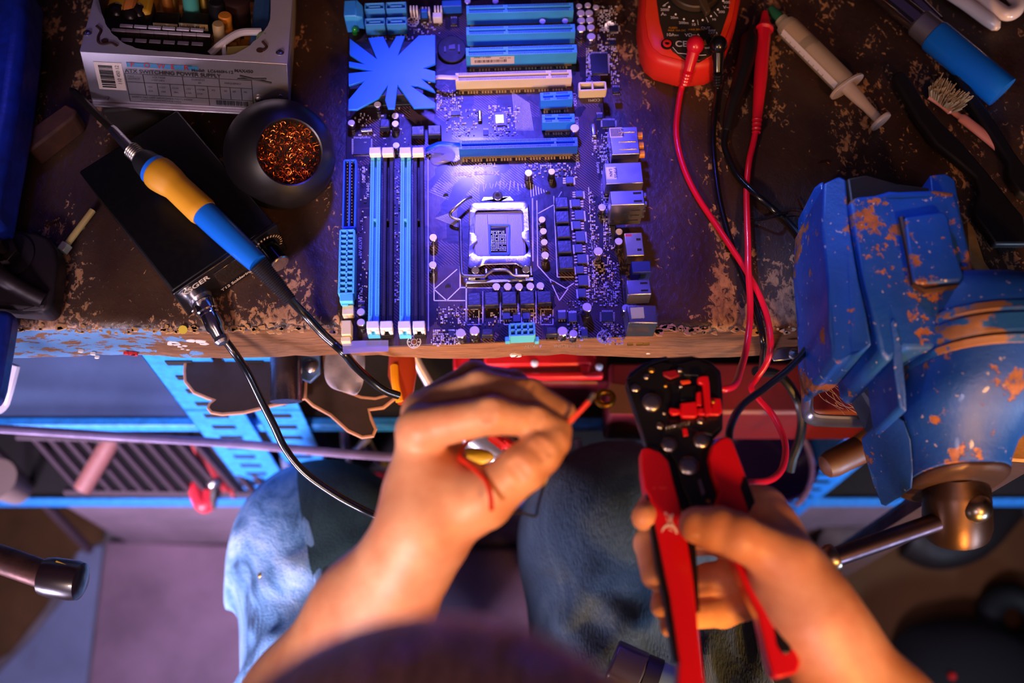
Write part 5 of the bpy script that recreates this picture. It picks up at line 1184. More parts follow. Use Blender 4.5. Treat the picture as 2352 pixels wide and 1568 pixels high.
# ================================================================ PERSON
def skin_mat():
    t = NT('skin'); n = t.noise(35, 5); n2 = t.noise(260, 4, .6)
    t.set(color=t.ramp(n, [(.3, srgb('#c47e5a')), (.7, srgb('#e0a680'))]), rough=.48, sss=.08, spec=.45); t.b.inputs['Subsurface Radius'].default_value = (.008, .003, .0015)
    t.bump(t.math('ADD', n2, t.math('MULTIPLY', t.noise(900, 2), .4)), .30, .0006); return t.m
M_skin = skin_mat(); M_nail = mat('nail', '#dca58c', .3, coat=.4)
person = thing('person', 'person in washed blue jeans seated below, stripping a wire over the bench edge', 'person', (0, -.15, .55))
def V(p): return (p.x, p.y, p.z)
def hand(F, fingers, palm, extra, crease=True):
    for a, b_, ra, rb, k in palm: F.cap(V(P(*a)), V(P(*b_)), ra, rb, k)
    for ch in fingers:
        for i in range(len(ch)-1):
            (p0, r0), (p1, r1) = ch[i], ch[i+1]
            F.cap(V(P(*p0)), V(P(*p1)), r0, r1, .0022 if i > 0 else .005)
            if 0 < i: F.ell(V(P(*p0)), (r0*1.03,)*3, k=.0025)
    for a, b_, ra, rb, k in extra: F.cap(V(P(*a)), V(P(*b_)), ra, rb, k)
    for ch in (fingers if crease else []):   # knuckle creases on the side turned up
        for i in (1, 2):
            c, r = P(*ch[i][0]), ch[i][1]; ax_ = (P(*ch[i+1][0])-P(*ch[i-1][0])).normalized(); v = (UP+Vector((0, -.2, 0))); v = (v-ax_*v.dot(ax_)).normalized(); sd_ = ax_.cross(v)
            for off in (-.0024, .0020):
                q = c+ax_*off+v*(r+.0009); F.cap(V(q-sd_*.0042-v*.0012), V(q), .0014, .0014, .0022, 'cut'); F.cap(V(q), V(q+sd_*.0042-v*.0012), .0014, .0014, .0022, 'cut')
def axis(*seg):
    out = []
    for a, b_, st in seg: out.append(np.arange(a, b_, st))
    return np.concatenate(out)
F = Field(axes=[axis((-.36, -.20, .004), (-.20, .345, .0015), (.345, .46, .004)), axis((-.42, -.02, .005), (-.02, .285, .0015), (.285, .30, .003)), axis((.50, ZB+.005, .006), (ZB+.005, ZB+.178, .0015), (ZB+.178, 1.37, .0045))])
def bounds(*pts, m=.04):
    q = [P(*p) for p in pts]; return [min(getattr(v, c) for v in q)-m for c in 'xyz'], [max(getattr(v, c) for v in q)+m for c in 'xyz']
# left hand: (pixel x, pixel y, height), radius
W_L = (958, 1232, .112)
fl = [
 [((962,985,.128), .0125), ((1132,953,.148), .0100), ((1225,968,.146), .0086), ((1284,988,.142), .0072)],
 [((972,945,.110), .0120), ((1105,890,.125), .0100), ((1215,905,.132), .0086), ((1294,950,.136), .0074)],
 [((1000,925,.092), .0115), ((1088,868,.100), .0098), ((1180,885,.108), .0084), ((1272,935,.118), .0072)],
 [((1010,935,.074), .0105), ((1080,885,.078), .0088), ((1150,905,.084), .0076), ((1220,950,.094), .0066)],
 [((1120,1140,.128), .0150), ((1205,1072,.142), .0125), ((1240,1040,.144), .0112), ((1270,1013,.143), .0098)]]
pl = [((952,1200,.118),(962,1000,.124),.0135,.0122,.012), ((965,1200,.100),(972,955,.108),.017,.0120,.012), ((975,1200,.085),(1000,935,.092),.017,.0115,.012), ((985,1205,.075),(1010,945,.076),.015,.0105,.012),
      ((1000,1190,.112),(1105,1150,.124),.022,.0165,.014), ((990,1120,.108),(1050,1130,.112),.020,.018,.014), ((1000,1085,.110),(1085,1135,.118),.0095,.011,.010), ((1010,1050,.100),(990,1150,.100),.014,.018,.012), ((960,1230,.112),(975,1150,.108),.0195,.020,.014),
      (W_L,(910,1310,.102),.0195,.0195,.014), ((985,1240,.098),(930,1310,.090),.0195,.021,.014), ((910,1310,.102),(845,1410,.085),.0205,.0255,.014), ((930,1310,.092),(865,1410,.075),.021,.0265,.014), ((850,1410,.080),(720,1640,.020),.0275,.036,.016)]
el = [((962,985,.134),(965,990,.134),.0095,.0095,.006), ((972,948,.120),(974,950,.120),.009,.009,.006)]
hand(F, fl, pl, el)
W_R = (1874, 1432, .098)
fr = [
 [((1750,1166,.072), .0128), ((1600,1135,.054), .0098), ((1512,1142,.066), .0088), ((1482,1188,.086), .0082)],
 [((1778,1235,.060), .0130), ((1600,1235,.040), .0100), ((1492,1248,.062), .0090), ((1504,1322,.080), .0080)],
 [((1785,1300,.050), .0125), ((1628,1335,.036), .0105), ((1535,1350,.055), .0086), ((1524,1390,.078), .0076)],
 [((1785,1360,.045), .0115), ((1660,1405,.036), .0090), ((1565,1415,.055), .0078), ((1542,1436,.076), .0068)],
 [((1808,1290,.110), .0150), ((1690,1228,.118), .0118), ((1648,1214,.117), .0116), ((1602,1206,.114), .0104)]]
pr_ = [((1848,1402,.092),(1750,1170,.075),.019,.0135,.014), ((1858,1420,.078),(1780,1240,.062),.019,.0135,.014), ((1880,1440,.070),(1785,1305,.052),.018,.013,.014), ((1880,1455,.065),(1788,1362,.047),.017,.012,.014),
       ((1868,1410,.104),(1810,1300,.110),.020,.0160,.014), ((1860,1385,.098),(1815,1330,.100),.019,.0175,.012), ((1792,1302,.092),(1762,1224,.083),.0185,.016,.014), ((1828,1362,.092),(1836,1400,.088),.020,.0205,.014),
       (W_R,(1912,1494,.092),.0205,.0225,.014), ((1884,1446,.080),(1924,1504,.076),.0205,.0225,.014), ((1912,1494,.090),(2012,1664,.072),.0230,.030,.016), ((2018,1660,.072),(2200,1930,.02),.030,.037,.016)]
er = [((1700,1236,.121),(1702,1238,.121),.0108,.0108,.004)]
hand(F, fr, pr_, er, False)
# torso, shoulders, upper arms, neck and head (coarser)
eL, eR = P(720, 1640, .020), P(2200, 1930, .020)
sL, sR = Vector((-.185, -.17, 1.08)), Vector((.205, -.17, 1.08)); HC = Vector((-.020, -.064, 1.205))
F.cap(V(P(2018, 1660, .072)), V(eR), .030, .037, .02); F.cap(V(P(850, 1410, .080)), V(eL), .0275, .036, .02)
F.cap(V(eL), V(sL), .037, .050, .03); F.cap(V(eR), V(sR), .037, .050, .03)
F.cap(V(sL), V(sR), .060, .060, .05); F.cap((0, -.20, 1.05), (0, -.30, .75), .115, .115, .05); F.cap((0, -.30, .78), (0, -.32, .60), .12, .14, .05)
F.cap((0, -.17, 1.09), (HC.x, HC.y-.03, HC.z-.05), .060, .055, .03)
tl_ = math.radians(42); Rh = [(1, 0, 0), (0, math.cos(tl_), -math.sin(tl_)), (0, math.sin(tl_), math.cos(tl_))]   # rows: local x, face direction, crown direction
fx, fc = Vector(Rh[1]), Vector(Rh[2])
def H(x, y, z): return HC+Vector((x, 0, 0))+fx*y+fc*z
F.ell(V(H(0, -.012, .030)), (.074, .094, .082), Rh, .02); F.ell(V(H(0, .020, -.040)), (.058, .066, .070), Rh, .03)
F.cap(V(H(0, .080, .005)), V(H(0, .100, -.030)), .009, .013, .012); F.ell(V(H(0, .075, -.085)), (.024, .018, .018), Rh, .02)
for s in (-1, 1):
    F.ell(V(H(s*.030, .082, .008)), (.016, .012, .011), Rh, .006, 'cut'); F.ell(V(H(s*.030, .074, .008)), (.012, .012, .012), Rh, .002)
    F.ell(V(H(s*.076, -.005, -.010)), (.008, .018, .030), Rh, .005)
F.cap(V(H(-.020, .092, -.062)), V(H(.020, .092, -.062)), .006, .006, .006)
VB, FB = F.mesh()
def np_mesh(name, blocks, m, parent, sub=0, smooth_it=3):
    vs, fs, n = [], [], 0
    for v, f_ in blocks: vs.append(v); fs.append(f_+n); n += len(v)
    v = np.concatenate(vs); f_ = np.concatenate(fs)
    # light smoothing
    for _ in range(smooth_it):
        acc = np.zeros_like(v); cnt = np.zeros(len(v))
        for a, b_ in ((0, 1), (1, 2), (2, 3), (3, 0)):
            np.add.at(acc, f_[:, a], v[f_[:, b_]]); np.add.at(acc, f_[:, b_], v[f_[:, a]]); np.add.at(cnt, f_[:, a], 1); np.add.at(cnt, f_[:, b_], 1)
        v = v*.5+.5*acc/np.maximum(cnt, 1)[:, None]
    me = bpy.data.meshes.new(name); off = np.array(parent['_o']); me.from_pydata((v-off).tolist(), [], f_.tolist()); me.materials.append(m)
    me.polygons.foreach_set('use_smooth', [True]*len(f_)); me.update()
    o = bpy.data.objects.new(name, me); col.objects.link(o); o.parent = parent; o['_o'] = tuple(off); return o
np_mesh('body', [(VB, FB)], M_skin, person, smooth_it=2)
def nail(c, fw, up_, w, l):
    c = P(*c); d = (P(*fw)-c).normalized(); u = Vector(up_); u = (u-d*u.dot(d)).normalized(); s = d.cross(u); b = MB(); rs = []
    for i in range(7):
        t = -1+2*i/6; rr = math.sqrt(max(1-abs(t)**3, .02)); rs.append([c+d*t*l+s*math.sin(a)*w*rr+u*(math.cos(a)-1)*w*.55 for a in [(-1+2*j/8)*1.1 for j in range(9)]])
    b.rings(rs, cap=False); vs = b.v; fs = [f_ for f_ in b.f if abs(f_[0] % 9-f_[1] % 9) == 1]; b2 = MB(); b2.add(vs, fs, True); return b2.build('fingernail', M_nail, person, solid=.0004)
nail((1272,1010,.1515), (1300,985,.149), (0.15, .35, 1), .0062, .0062)
nail((1602,1205,.1225), (1570,1197,.119), (-.1, .1, 1), .0068, .0068)
# fine hair on the left forearm
def f(b):
    for _ in range(170):
        t = random.uniform(0, 1); w = random.uniform(-.5, .75); a = P(905, 1300, .1).lerp(P(770, 1520, .06), t); s = Vector((.8, .55, 0)).normalized(); r = .0255+.004*t
        c = a+s*w*r*.95+UP*(math.sqrt(max(0, 1-w*w))*r*1.0-.0015); e = c+Vector((random.uniform(-.001, .003), random.uniform(.002, .005), random.uniform(.0006, .002))); b.tube([c, e], .00009, 3)
o = part('arm_hair', mat('fine_hair', '#d0a070', .4), person, f); o['kind'] = 'stuff'
# hair
Fh = Field((-.13, -.22, 1.07), (.10, .09, 1.38), .0035)
Fh.ell(V(H(0, -.022, .040)), (.084, .100, .086), Rh, .01); Fh.ell(V(H(0, -.06, -.01)), (.075, .06, .08), Rh, .02)
for _ in range(70):
    a = random.uniform(0, 2*PI); r = random.uniform(.0, .075); c = H(r*math.cos(a), -.03+r*1.1*math.sin(a), .112-r*r*6.5); d = Vector((random.uniform(-1, 1), random.uniform(-1, 1), random.uniform(-.3, .3)))*.022
    Fh.cap(V(c), V(c+d), .007, .004, .006)
Fh.ell(V(H(0, .085, -.035)), (.07, .045, .075), Rh, .01, 'cut')
VH, FH = Fh.mesh()
t = NT('brown_hair'); wv = t.n('ShaderNodeTexWave', wave_type='BANDS'); wv.inputs['Scale'].default_value = 60; wv.inputs['Distortion'].default_value = 9; wv.inputs['Detail'].default_value = 3; t.l(t.tc.outputs['Object'], wv.inputs[0])
t.set(color=t.ramp(wv.outputs['Fac'], [(.2, srgb('#5a3c38')), (.8, srgb('#a07a72'))]), rough=.36, spec=.7); t.bump(wv.outputs['Fac'], .8, .003)
np_mesh('hair', [(VH, FH)], t.m, person, smooth_it=1)
# shirt
Fs = Field((-.30, -.47, .50), (.32, 0, 1.20), .006)
Fs.cap(V(sL), V(sR), .070, .070, .05); Fs.cap((0, -.20, 1.05), (0, -.30, .75), .128, .128, .05); Fs.cap((0, -.30, .78), (0, -.32, .56), .13, .15, .05)
Fs.cap(V(sL), V(sL.lerp(eL, .55)), .062, .056, .03); Fs.cap(V(sR), V(sR.lerp(eR, .55)), .062, .056, .03)
VS, FS = Fs.mesh(); np_mesh('shirt', [(VS, FS)], mat('shirt_cloth', '#3a2a3c', .85, bump=.4, bs=900), person)
def on_leg(px, py, k, h, r):
    # first hit of the pixel ray with the leg's capsule
    o = Vector((0, 0, ZB+CH)); d = (P(px, py, 0)-o).normalized(); t = .6
    for _ in range(60):
        q = o+d*t; ba = h-k; s = max(0, min(1, (q-k).dot(ba)/ba.dot(ba))); dist = (q-k-ba*s).length-(r+.018*s)
        t += dist
        if dist < .0004: break
    return o+d*t
# jeans: two thighs coming towards the bench, shins down to the floor
def denim(name, a, b_, c_, seam=None):
    t = NT(name); co = t.coords(scale=(1, .35, 1)); n = t.noise(26, 6, .6, co, .8); wv = t.noise(700, 2, .5, t.coords(scale=(1, .3, 1)))
    c = t.ramp(n, [(.3, srgb(a)), (.5, srgb(b_)), (.72, srgb(c_))])
    t.set(color=t.mix(t.math('MULTIPLY', wv, .5), c, srgb(a)), rough=.85, sheen=.15); t.bump(t.math('ADD', wv, t.math('MULTIPLY', t.noise(16, 4, .6, co, 1.2), 1.6)), .6, .002); return t.m
M_dn = denim('faded_denim', '#162a3c', '#304a5e', '#566a76'); M_dl = denim('washed_denim', '#3c6088', '#86a8cc', '#c2d2e0'); M_dd = denim('dark_denim', '#0c1824', '#1a2c38', '#2c4048')
M_teal_dn = denim('teal_denim', '#1c3438', '#2e4c50', '#3c5c5e')
kL, kR = P(742, 1282, -.33), P(1422, 1262, -.29); hL, hR = Vector((-.11, -.30, .56)), Vector((.12, -.30, .56))
def leg(k, h, foot, r, seedv, extra=()):
    lo = [min(k.x, h.x, foot.x)-.13, -.45, .06]; hi = [max(k.x, h.x, foot.x)+.13, k.y+.13, k.z+.16]
    F = Field(lo, hi, .0045); F.cap(V(k), V(h), r, r+.018, .03); F.cap(V(k), V(foot), r-.008, r-.022, .03); F.ell(V(k+Vector((0, .012, .004))), (r*1.02, r*1.0, r*1.0), k=.03)
    rs = random.Random(seedv)
    for _ in range(16):                       # cloth folds
        t = rs.uniform(0, .55); c = k.lerp(h, t); a = rs.uniform(-1.2, 1.2); d = Vector((math.sin(a), 0, math.cos(a))); q = c+d*(r+(.006 if seedv == 3 else .001)); u = Vector((math.cos(a), rs.uniform(.3, 1.4)*rs.choice((-1, 1)), -math.sin(a))).normalized()*rs.uniform(.02, .05)
        F.cap(V(q-u), V(q+u), .005, .008, .014)
    for a_, b_, ra in extra: F.cap(V(a_), V(b_), ra, ra, .012)
    return F.mesh()
fLft, fRgt = Vector((-.20, .12, .10)), Vector((.16, .10, .10))
_on = lambda x, y: on_leg(x, y, kL, hL, .079)
ex_ = [(_on(600, 1395), _on(700, 1440), .007), (_on(590, 1440), _on(690, 1510), .007), (_on(610, 1345), _on(650, 1300), .006), (_on(600, 1520), _on(700, 1478), .006), (_on(640, 1230), _on(660, 1290), .006)]
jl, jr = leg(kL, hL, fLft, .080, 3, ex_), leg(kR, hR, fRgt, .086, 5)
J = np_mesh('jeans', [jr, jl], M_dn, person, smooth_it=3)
J.data.materials.append(None); nR = len(jr[1])
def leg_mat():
    t = NT('denim_lit_outer'); offp = Vector(person['_o']); sx = t.n('ShaderNodeSeparateXYZ'); t.l(t.tc.outputs['Object'], sx.inputs[0])
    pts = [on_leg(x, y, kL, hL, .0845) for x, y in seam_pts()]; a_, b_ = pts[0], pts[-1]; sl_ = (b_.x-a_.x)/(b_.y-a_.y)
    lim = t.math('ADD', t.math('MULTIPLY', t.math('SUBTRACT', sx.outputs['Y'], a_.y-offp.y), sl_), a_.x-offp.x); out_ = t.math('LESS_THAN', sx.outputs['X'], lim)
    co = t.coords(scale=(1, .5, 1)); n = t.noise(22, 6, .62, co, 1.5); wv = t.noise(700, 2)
    l_ = t.ramp(n, [(.34, srgb('#16324e')), (.45, srgb('#4a7298')), (.56, srgb('#6c8cb0')), (.7, srgb('#94a8bc'))]); d_ = t.ramp(n, [(.3, srgb('#16292e')), (.7, srgb('#2c464a'))])  # lit outer side painted paler, inner side darker, split at the seam
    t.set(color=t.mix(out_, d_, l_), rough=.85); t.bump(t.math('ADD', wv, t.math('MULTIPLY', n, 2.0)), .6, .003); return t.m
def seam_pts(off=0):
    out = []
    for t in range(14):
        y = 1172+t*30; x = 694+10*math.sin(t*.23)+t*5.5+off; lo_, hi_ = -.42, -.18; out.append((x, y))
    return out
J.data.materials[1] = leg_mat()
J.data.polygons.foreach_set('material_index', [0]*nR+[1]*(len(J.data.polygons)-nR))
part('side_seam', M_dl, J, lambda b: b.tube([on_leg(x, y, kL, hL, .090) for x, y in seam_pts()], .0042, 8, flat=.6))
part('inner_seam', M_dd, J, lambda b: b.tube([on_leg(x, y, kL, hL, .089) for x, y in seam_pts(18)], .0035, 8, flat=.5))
part('rivet', M_gold, J, lambda b: b.sphere(on_leg(600, 1322, kL, hL, .088), .0032, 12))
def f(b):
    rs = []
    for pts in ([(1604,1400),(1622,1368),(1660,1352),(1690,1362),(1720,1400),(1745,1440)], [(1600,1450),(1630,1432),(1665,1425),(1700,1436),(1735,1470),(1760,1500)], [(1604,1500),(1640,1490),(1680,1500),(1720,1520),(1750,1550),(1770,1570)], [(1610,1600),(1640,1600),(1690,1600),(1730,1600),(1760,1600),(1790,1600)]):
        rs.append([P(x, y, -.10+.012*math.sin(i*2.2+y*.06)) for i, (x, y) in enumerate(pts)])
    n = 6; vs = [p for r in rs for p in r]; b.add(vs, [(j*n+i, j*n+i+1, (j+1)*n+i+1, (j+1)*n+i) for j in range(3) for i in range(n-1)], True)
hem = part('jacket_hem', M_dd, person, f, solid=.004, sub=2); hem['label'] = 'dark frayed denim hem'
part('frayed_edge', M_dl, hem, lambda b: [b.tube([P(x+random.uniform(-2, 2), y+random.uniform(-2, 2), -.094), P(x+random.uniform(-7, 7), y+random.uniform(-8, 3), -.092)], .0006, 4) for t in range(60) for x, y in [((1604+t*1.2, 1400-t*.9) if t < 42 else (1654+(t-42)*2, 1362-(t-42)*.2))]])
for k_, ft in ((0, fLft), (1, fRgt)):
    o = part('shoe', mat('dark_shoe', '#15110f', .6), person, lambda b: b.tube([ft+Vector((0, -.05, -.06)), ft+Vector((0, .02, -.055)), ft+Vector((0, .12, -.065)), ft+Vector((0, .16, -.07))], [.036, .042, .038, .02], 16, flat=.7), sub=1)
# stool under the person
st = thing('stool', 'round wooden workshop stool underneath the seated person', 'stool', (0, -.26, 0))
M_sw = mat('stool_wood', '#6a4630', .6, vary=.2)
part('seat', M_sw, st, lambda b: b.lathe((0, -.30, .425), UP, [(0, .17), (.004, .175), (.03, .175), (.034, .17)], 36))
for x, y in ((-.13, -.17), (.13, -.17), (-.13, -.42), (.13, -.42)): part('leg', M_sw, st, lambda b: b.tube([(x*.8, y, .425), (x*1.15, y+(.05 if y > -.3 else -.04), 0.0)], .017, 12))
part('stretcher', M_sw, st, lambda b: b.tube([(-.13, -.13, .18), (.13, -.13, .18)], .012, 10))
o = thing('lap_knife', 'dark capped pale green tube resting on the right thigh by the bottom edge', 'hand tool', P(1440, 1540, -.19))
k0, k1, k2, k3 = P(1405, 1515, -.175), P(1478, 1548, -.175), P(1512, 1562, -.175), P(1600, 1600, -.175)
part('cap', mat('grey_black_cap', '#3a302c', .35), o, lambda b: b.tube([k0, k1], .0175, 8, flat=.6), bevel=.002)
part('collar', mat('brown_black_collar', '#1c1410', .5), o, lambda b: b.tube([k1, k2], .0165, 12, flat=.6))
part('tube', mat('pale_green_plastic', '#6a8478', .5), o, lambda b: b.tube([k2, k3], .0150, 20, flat=.6))
# ================================================================ ROOM SHELL
def floor_mat():
    t = NT('concrete_floor'); n = t.noise(5, 6, .6); n2 = t.noise(60, 4)
    c = t.ramp(n, [(.3, srgb('#4a4248')), (.5, srgb('#6e646c')), (.7, srgb('#8c8088'))]); st = t.ramp(t.noise(11, 4), [(.60, (0, 0, 0)), (.66, (1, 1, 1))])
    t.set(color=t.mix(t.math('MULTIPLY', st, .5), c, srgb('#3a3034')), rough=.7); t.bump(n2, .3, .002); return t.m
fl_ = part('floor', floor_mat(), None, lambda b: b.box((0, .25, -.01), (2.9, 3.1, .02))); fl_['kind'] = 'structure'
M_wall = mat('plaster_wall', '#4a4048', .85, vary=.15, vs=8)
for nm, c, s in (('wall_back', (0, 1.80, 1.2), (2.9, .04, 2.4)), ('wall_left', (-1.45, .25, 1.2), (.04, 3.1, 2.4)), ('wall_right', (1.45, .25, 1.2), (.04, 3.1, 2.4))):
    o = part(nm, M_wall, None, lambda b: b.box(c, s)); o['kind'] = 'structure'
# ================================================================ UNDER THE BENCH
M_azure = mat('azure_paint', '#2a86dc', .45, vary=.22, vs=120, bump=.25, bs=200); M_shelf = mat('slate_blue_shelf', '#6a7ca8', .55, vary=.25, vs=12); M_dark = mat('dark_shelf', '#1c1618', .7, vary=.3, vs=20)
Y1 = P(800, 972, -.30).y; Z1, Z2 = ZB-.30, ZB-.60
rk = thing('storage_rack', 'blue painted slotted angle rack with two shelves standing under the bench', 'shelf', (0, .5, 0))
part('shelf_board', M_shelf, rk, lambda b: b.box((-.62, Y1+.25, Z1-.004), (.72, .50, .008)), bevel=.001)
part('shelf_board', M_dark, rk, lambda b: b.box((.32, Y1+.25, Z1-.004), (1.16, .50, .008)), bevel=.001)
def f(b):
    b.box((-.03, Y1-.002, Z1-.007), (1.90, .003, .016)); b.box((-.03, Y1+.001, Z1+.002), (1.90, .008, .002))
part('shelf_rim', M_azure, rk, f, bevel=.0006)
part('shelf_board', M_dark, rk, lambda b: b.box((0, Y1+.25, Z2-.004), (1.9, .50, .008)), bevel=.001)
part('shelf_rim', M_azure, rk, lambda b: b.box((0, Y1-.002, Z2-.014), (1.9, .003, .034)), bevel=.0006)
def post(xa, xb, ztop, lean, w, holes=True):
    """slotted angle: two flanges"""
    b = MB(); t = .002
    top, bot = Vector((xa, Y1-.008, ztop)), Vector((xb, Y1-.008-lean, 0.02))
    d = (bot-top).normalized(); r = Vector((1, 0, 0)); nrm = d.cross(r).normalized()
    def plate(o, a, wd, nn): b.prism([o, o+a*wd, o+a*wd+(bot-top), o+(bot-top)], nn*t)
    plate(top, r, w, Vector((0, 1, 0))); plate(top, Vector((0, 1, 0)), w*.8, Vector((1, 0, 0)))
    o = b.build('upright', M_azure, rk, bevel=.0006)
    b = MB(); L_ = (bot-top).length; k = .03
    while k < L_-.05:
        c = top+d*k+r*w*.5-Vector((0, .0006, 0)); b.box(c, (.022, .0012, .009)); k += .034
    b.build('punched_pattern', M_hole, o); return o
post(-.300, -.338, ZB-.052, 0, .056)
post(-.236, -.268, ZB-.052, -.0, .045)
post(.345, .325, ZB-.052, 0, .05)
# back of the rack: added dark panel so that the depth stays dim
part('dim_backing', M_dark, rk, lambda b: b.box((0, Y1+.50, .45), (1.9, .01, .86)))
o = part('kick_panel', mat('mauve_board', '#6e5a68', .7, vary=.2, vs=15), rk, lambda b: b.box((.02, Y1+.012, .135), (1.22, .02, .27)), bevel=.002)
# floor board and pale patch
o = part('floor_board', mat('lilac_board', '#86687c', .7, vary=.28, vs=9, bump=.2, bs=60), None, lambda b: b.prism([P(x, y, -.888) for x, y in ((243, 1243), (640, 1256), (1000, 1262), (1300, 1262), (1300, 1900), (180, 1900), (205, 1568))], (0, 0, -.011)), bevel=.002); tag(o, 'mottled lilac grey board lying on the floor below the bench', 'board')
o = part('floor_sheet', mat('pale_blue_sheet', '#7c84a8', .6, vary=.25, vs=8), None, lambda b: b.prism([P(x, y, -.896) for x, y in ((180, 1262), (238, 1250), (200, 1568), (150, 1900), (-80, 1900), (-60, 1600), (60, 1480), (150, 1370))], (0, 0, -.003)), bevel=.001); tag(o, 'pale bluish sheet on the floor left of the lilac board', 'sheet')
# rail and rack on the left
o = part('steel_rail', mat('rail_steel', '#6e5c7c', .6, metal=.2, vary=.3, vs=30), None, lambda b: b.tube(smooth_path(pp([(-80, 980, -.235), (60, 988, -.235), (300, 1003, -.235), (560, 1020, -.235), (800, 1042, -.235), (1010, 1055, -.235)]), 3), .0042, 10, flat=.6)); tag(o, 'thin horizontal steel rail running across below the bench edge', 'rail')
wk = thing('wire_tray', 'dark wire tray of slanting bars hanging behind the thin rail', 'tray', P(280, 1060, -.45))
M_wire = mat('dull_wire', '#40303a', .5, metal=.4)
for k in range(13):
    x = 75+k*36; part('bar', M_wire, wk, lambda b: b.tube([P(x, 1000, -.40), P(x+112, 1128, -.50)], .0042, 8))
part('frame', M_wire, wk, lambda b: b.tube([P(40, 1000, -.40), P(560, 1012, -.40)], .005, 8))
part('frame', M_wire, wk, lambda b: b.tube([P(150, 1128, -.50), P(640, 1135, -.50)], .005, 8))
o = part('wooden_dowel', mat('pinkish_wood', '#84504c', .6, vary=.2), None, lambda b: b.tube([P(190, 1122, -.44), P(262, 1000, -.41)], .0105, 20)); tag(o, 'stubby pinkish wooden handle resting across the wire tray', 'handle')
cl_ = thing('spring_clamp', 'red clamp with pale screw hanging at the right end of the wire tray', 'clamp', P(490, 1130, -.5))
part('jaw', mat('clamp_red', '#d02838', .4), cl_, lambda b: b.tube(smooth_path(pp([(448, 1112, -.5), (462, 1150, -.5), (476, 1158, -.5), (484, 1130, -.5)]), 4), .010, 12))
part('jaw', mat('clamp_dark_red', '#8a1820', .45), cl_, lambda b: b.tube(smooth_path(pp([(450, 1010, -.44), (476, 1060, -.46), (520, 1120, -.5), (545, 1130, -.5)]), 4), .008, 12))
part('screw', M_pin, cl_, lambda b: (b.sphere(P(492, 1108, -.48), .009, 12), b.tube([P(492, 1108, -.48), P(488, 1166, -.5)], .004, 8)))
o = part('diagonal_brace', mat('brace_dark', '#4a3840', .5, metal=.4), None, lambda b: b.tube([P(-60, 985, -.45), P(205, 1262, -.80)], .0065, 10)); tag(o, 'dark diagonal brace rod slanting down at the left border', 'rod')
o = part('beige_pot', mat('beige_ceramic', '#7c6862', .5), None, lambda b: b.lathe(P(-14, 1096, -.44)-UP*.06, UP, [(0, .016), (.05, .022), (.055, .023), (.055, .018)], 24)); tag(o, 'dull beige pot cut off by the left border below the rail', 'pot')
o = part('white_bracket', mat('chalky_white', '#c0b4c0', .5), None, lambda b: b.tube(smooth_path(pp([(28, 836, -.12), (14, 890, -.13), (4, 925, -.14), (8, 936, -.14)]), 4), .0075, 10, flat=.5)); tag(o, 'chalky white bent strip below the bench at the left border', 'bracket')
o = part('brown_mat', mat('brown_felt', '#5a3a1c', .9, vary=.3, vs=12), None, lambda b: b.prism([P(x, y, -.892) for x, y in ((-90, 1130), (238, 1150), (238, 1240), (170, 1270), (100, 1400), (20, 1500), (-90, 1560))], (0, 0, -.004))); tag(o, 'brown felt mat on the floor at the far left', 'mat')
# leather scraps, tube, rag and other things hanging right below the bench edge
def cutout(name, lb, cat, pts, h, th, m_face, m_edge):
    t = thing(name, lb, cat, P(*pts[0], h)); top = [P(x, y, h) for x, y in pts]
    part('sheet', m_face, t, lambda b: b.prism(top, (0, 0, -th)))
    part('cut_edge', m_edge, t, lambda b: b.tube([p-UP*.001 for p in top]+[top[0]-UP*.001], .0016, 6)); return t
M_leather = mat('dark_leather', '#2a1814', .75, vary=.3, vs=30, bump=.3); M_ledge = mat('leather_edge', '#a8785c', .8)
cutout('leather_scrap', 'dark brown leather scrap with pale cut edge hanging left under the bench', 'leather', [(430,800),(424,850),(426,875),(446,900),(480,914),(494,918),(482,926),(478,936),(486,946),(510,950),(560,946),(625,930),(652,925),(700,915),(705,800)], -.115, .003, M_leather, M_ledge)
cutout('leather_scrap', 'dark leather scrap with a notched corner hanging beside the metal tube', 'leather', [(700,800),(692,905),(720,930),(760,952),(800,988),(832,1003),(856,1000),(862,985),(852,962),(846,940),(880,935),(905,915),(900,905),(862,915),(830,912),(790,898),(762,875),(746,846),(742,800)], -.125, .003, M_leather, M_ledge)
o = part('hanging_tube', mat('tube_steel', '#8a8088', .28, metal=1, vary=.1), None, lambda b: b.tube([P(657, 760, -.085), P(657, 860, -.088), P(657, 922, -.092)], .0125, 28)); tag(o, 'short thick metal tube hanging down between the leather scraps', 'tube')
t = thing('hinge_plate', 'small blue painted plate with one screw under the bench', 'bracket', P(712, 845, -.10))
part('plate', mat('steel_blue_plate', '#5a7ab0', .4, metal=.4), t, lambda b: b.prism([P(x, y, -.10) for x, y in ((690, 800), (735, 800), (735, 856), (712, 878), (690, 868))], (0, 0, -.004)), bevel=.001)
part('screw', M_steel, t, lambda b: b.lathe(P(714, 842, -.10), UP, [(0, .006), (.002, .0058), (.004, .003), (.0041, .0001)], 16))
def f(b):
    rs = []
    for pts in ([(748,800),(770,800),(795,800),(820,800),(838,800)], [(742,840),(765,845),(795,838),(822,845),(840,842)], [(745,872),(768,880),(796,875),(820,884),(838,880)], [(764,892),(780,900),(800,905),(815,914),(826,905)]):
        rs.append([P(x, y, -.098+.008*math.sin(i*1.9+y*.09)) for i, (x, y) in enumerate(pts)])
    n = 5; b.add([p for r in rs for p in r], [(j*n+i, j*n+i+1, (j+1)*n+i+1, (j+1)*n+i) for j in range(3) for i in range(n-1)], True)
o = part('grey_rag', mat('rag_grey', '#7c727c', .9, vary=.25, vs=60, bump=.5), None, f, solid=.003, sub=2); tag(o, 'crumpled grey rag hanging under the bench by the motherboard corner', 'rag')
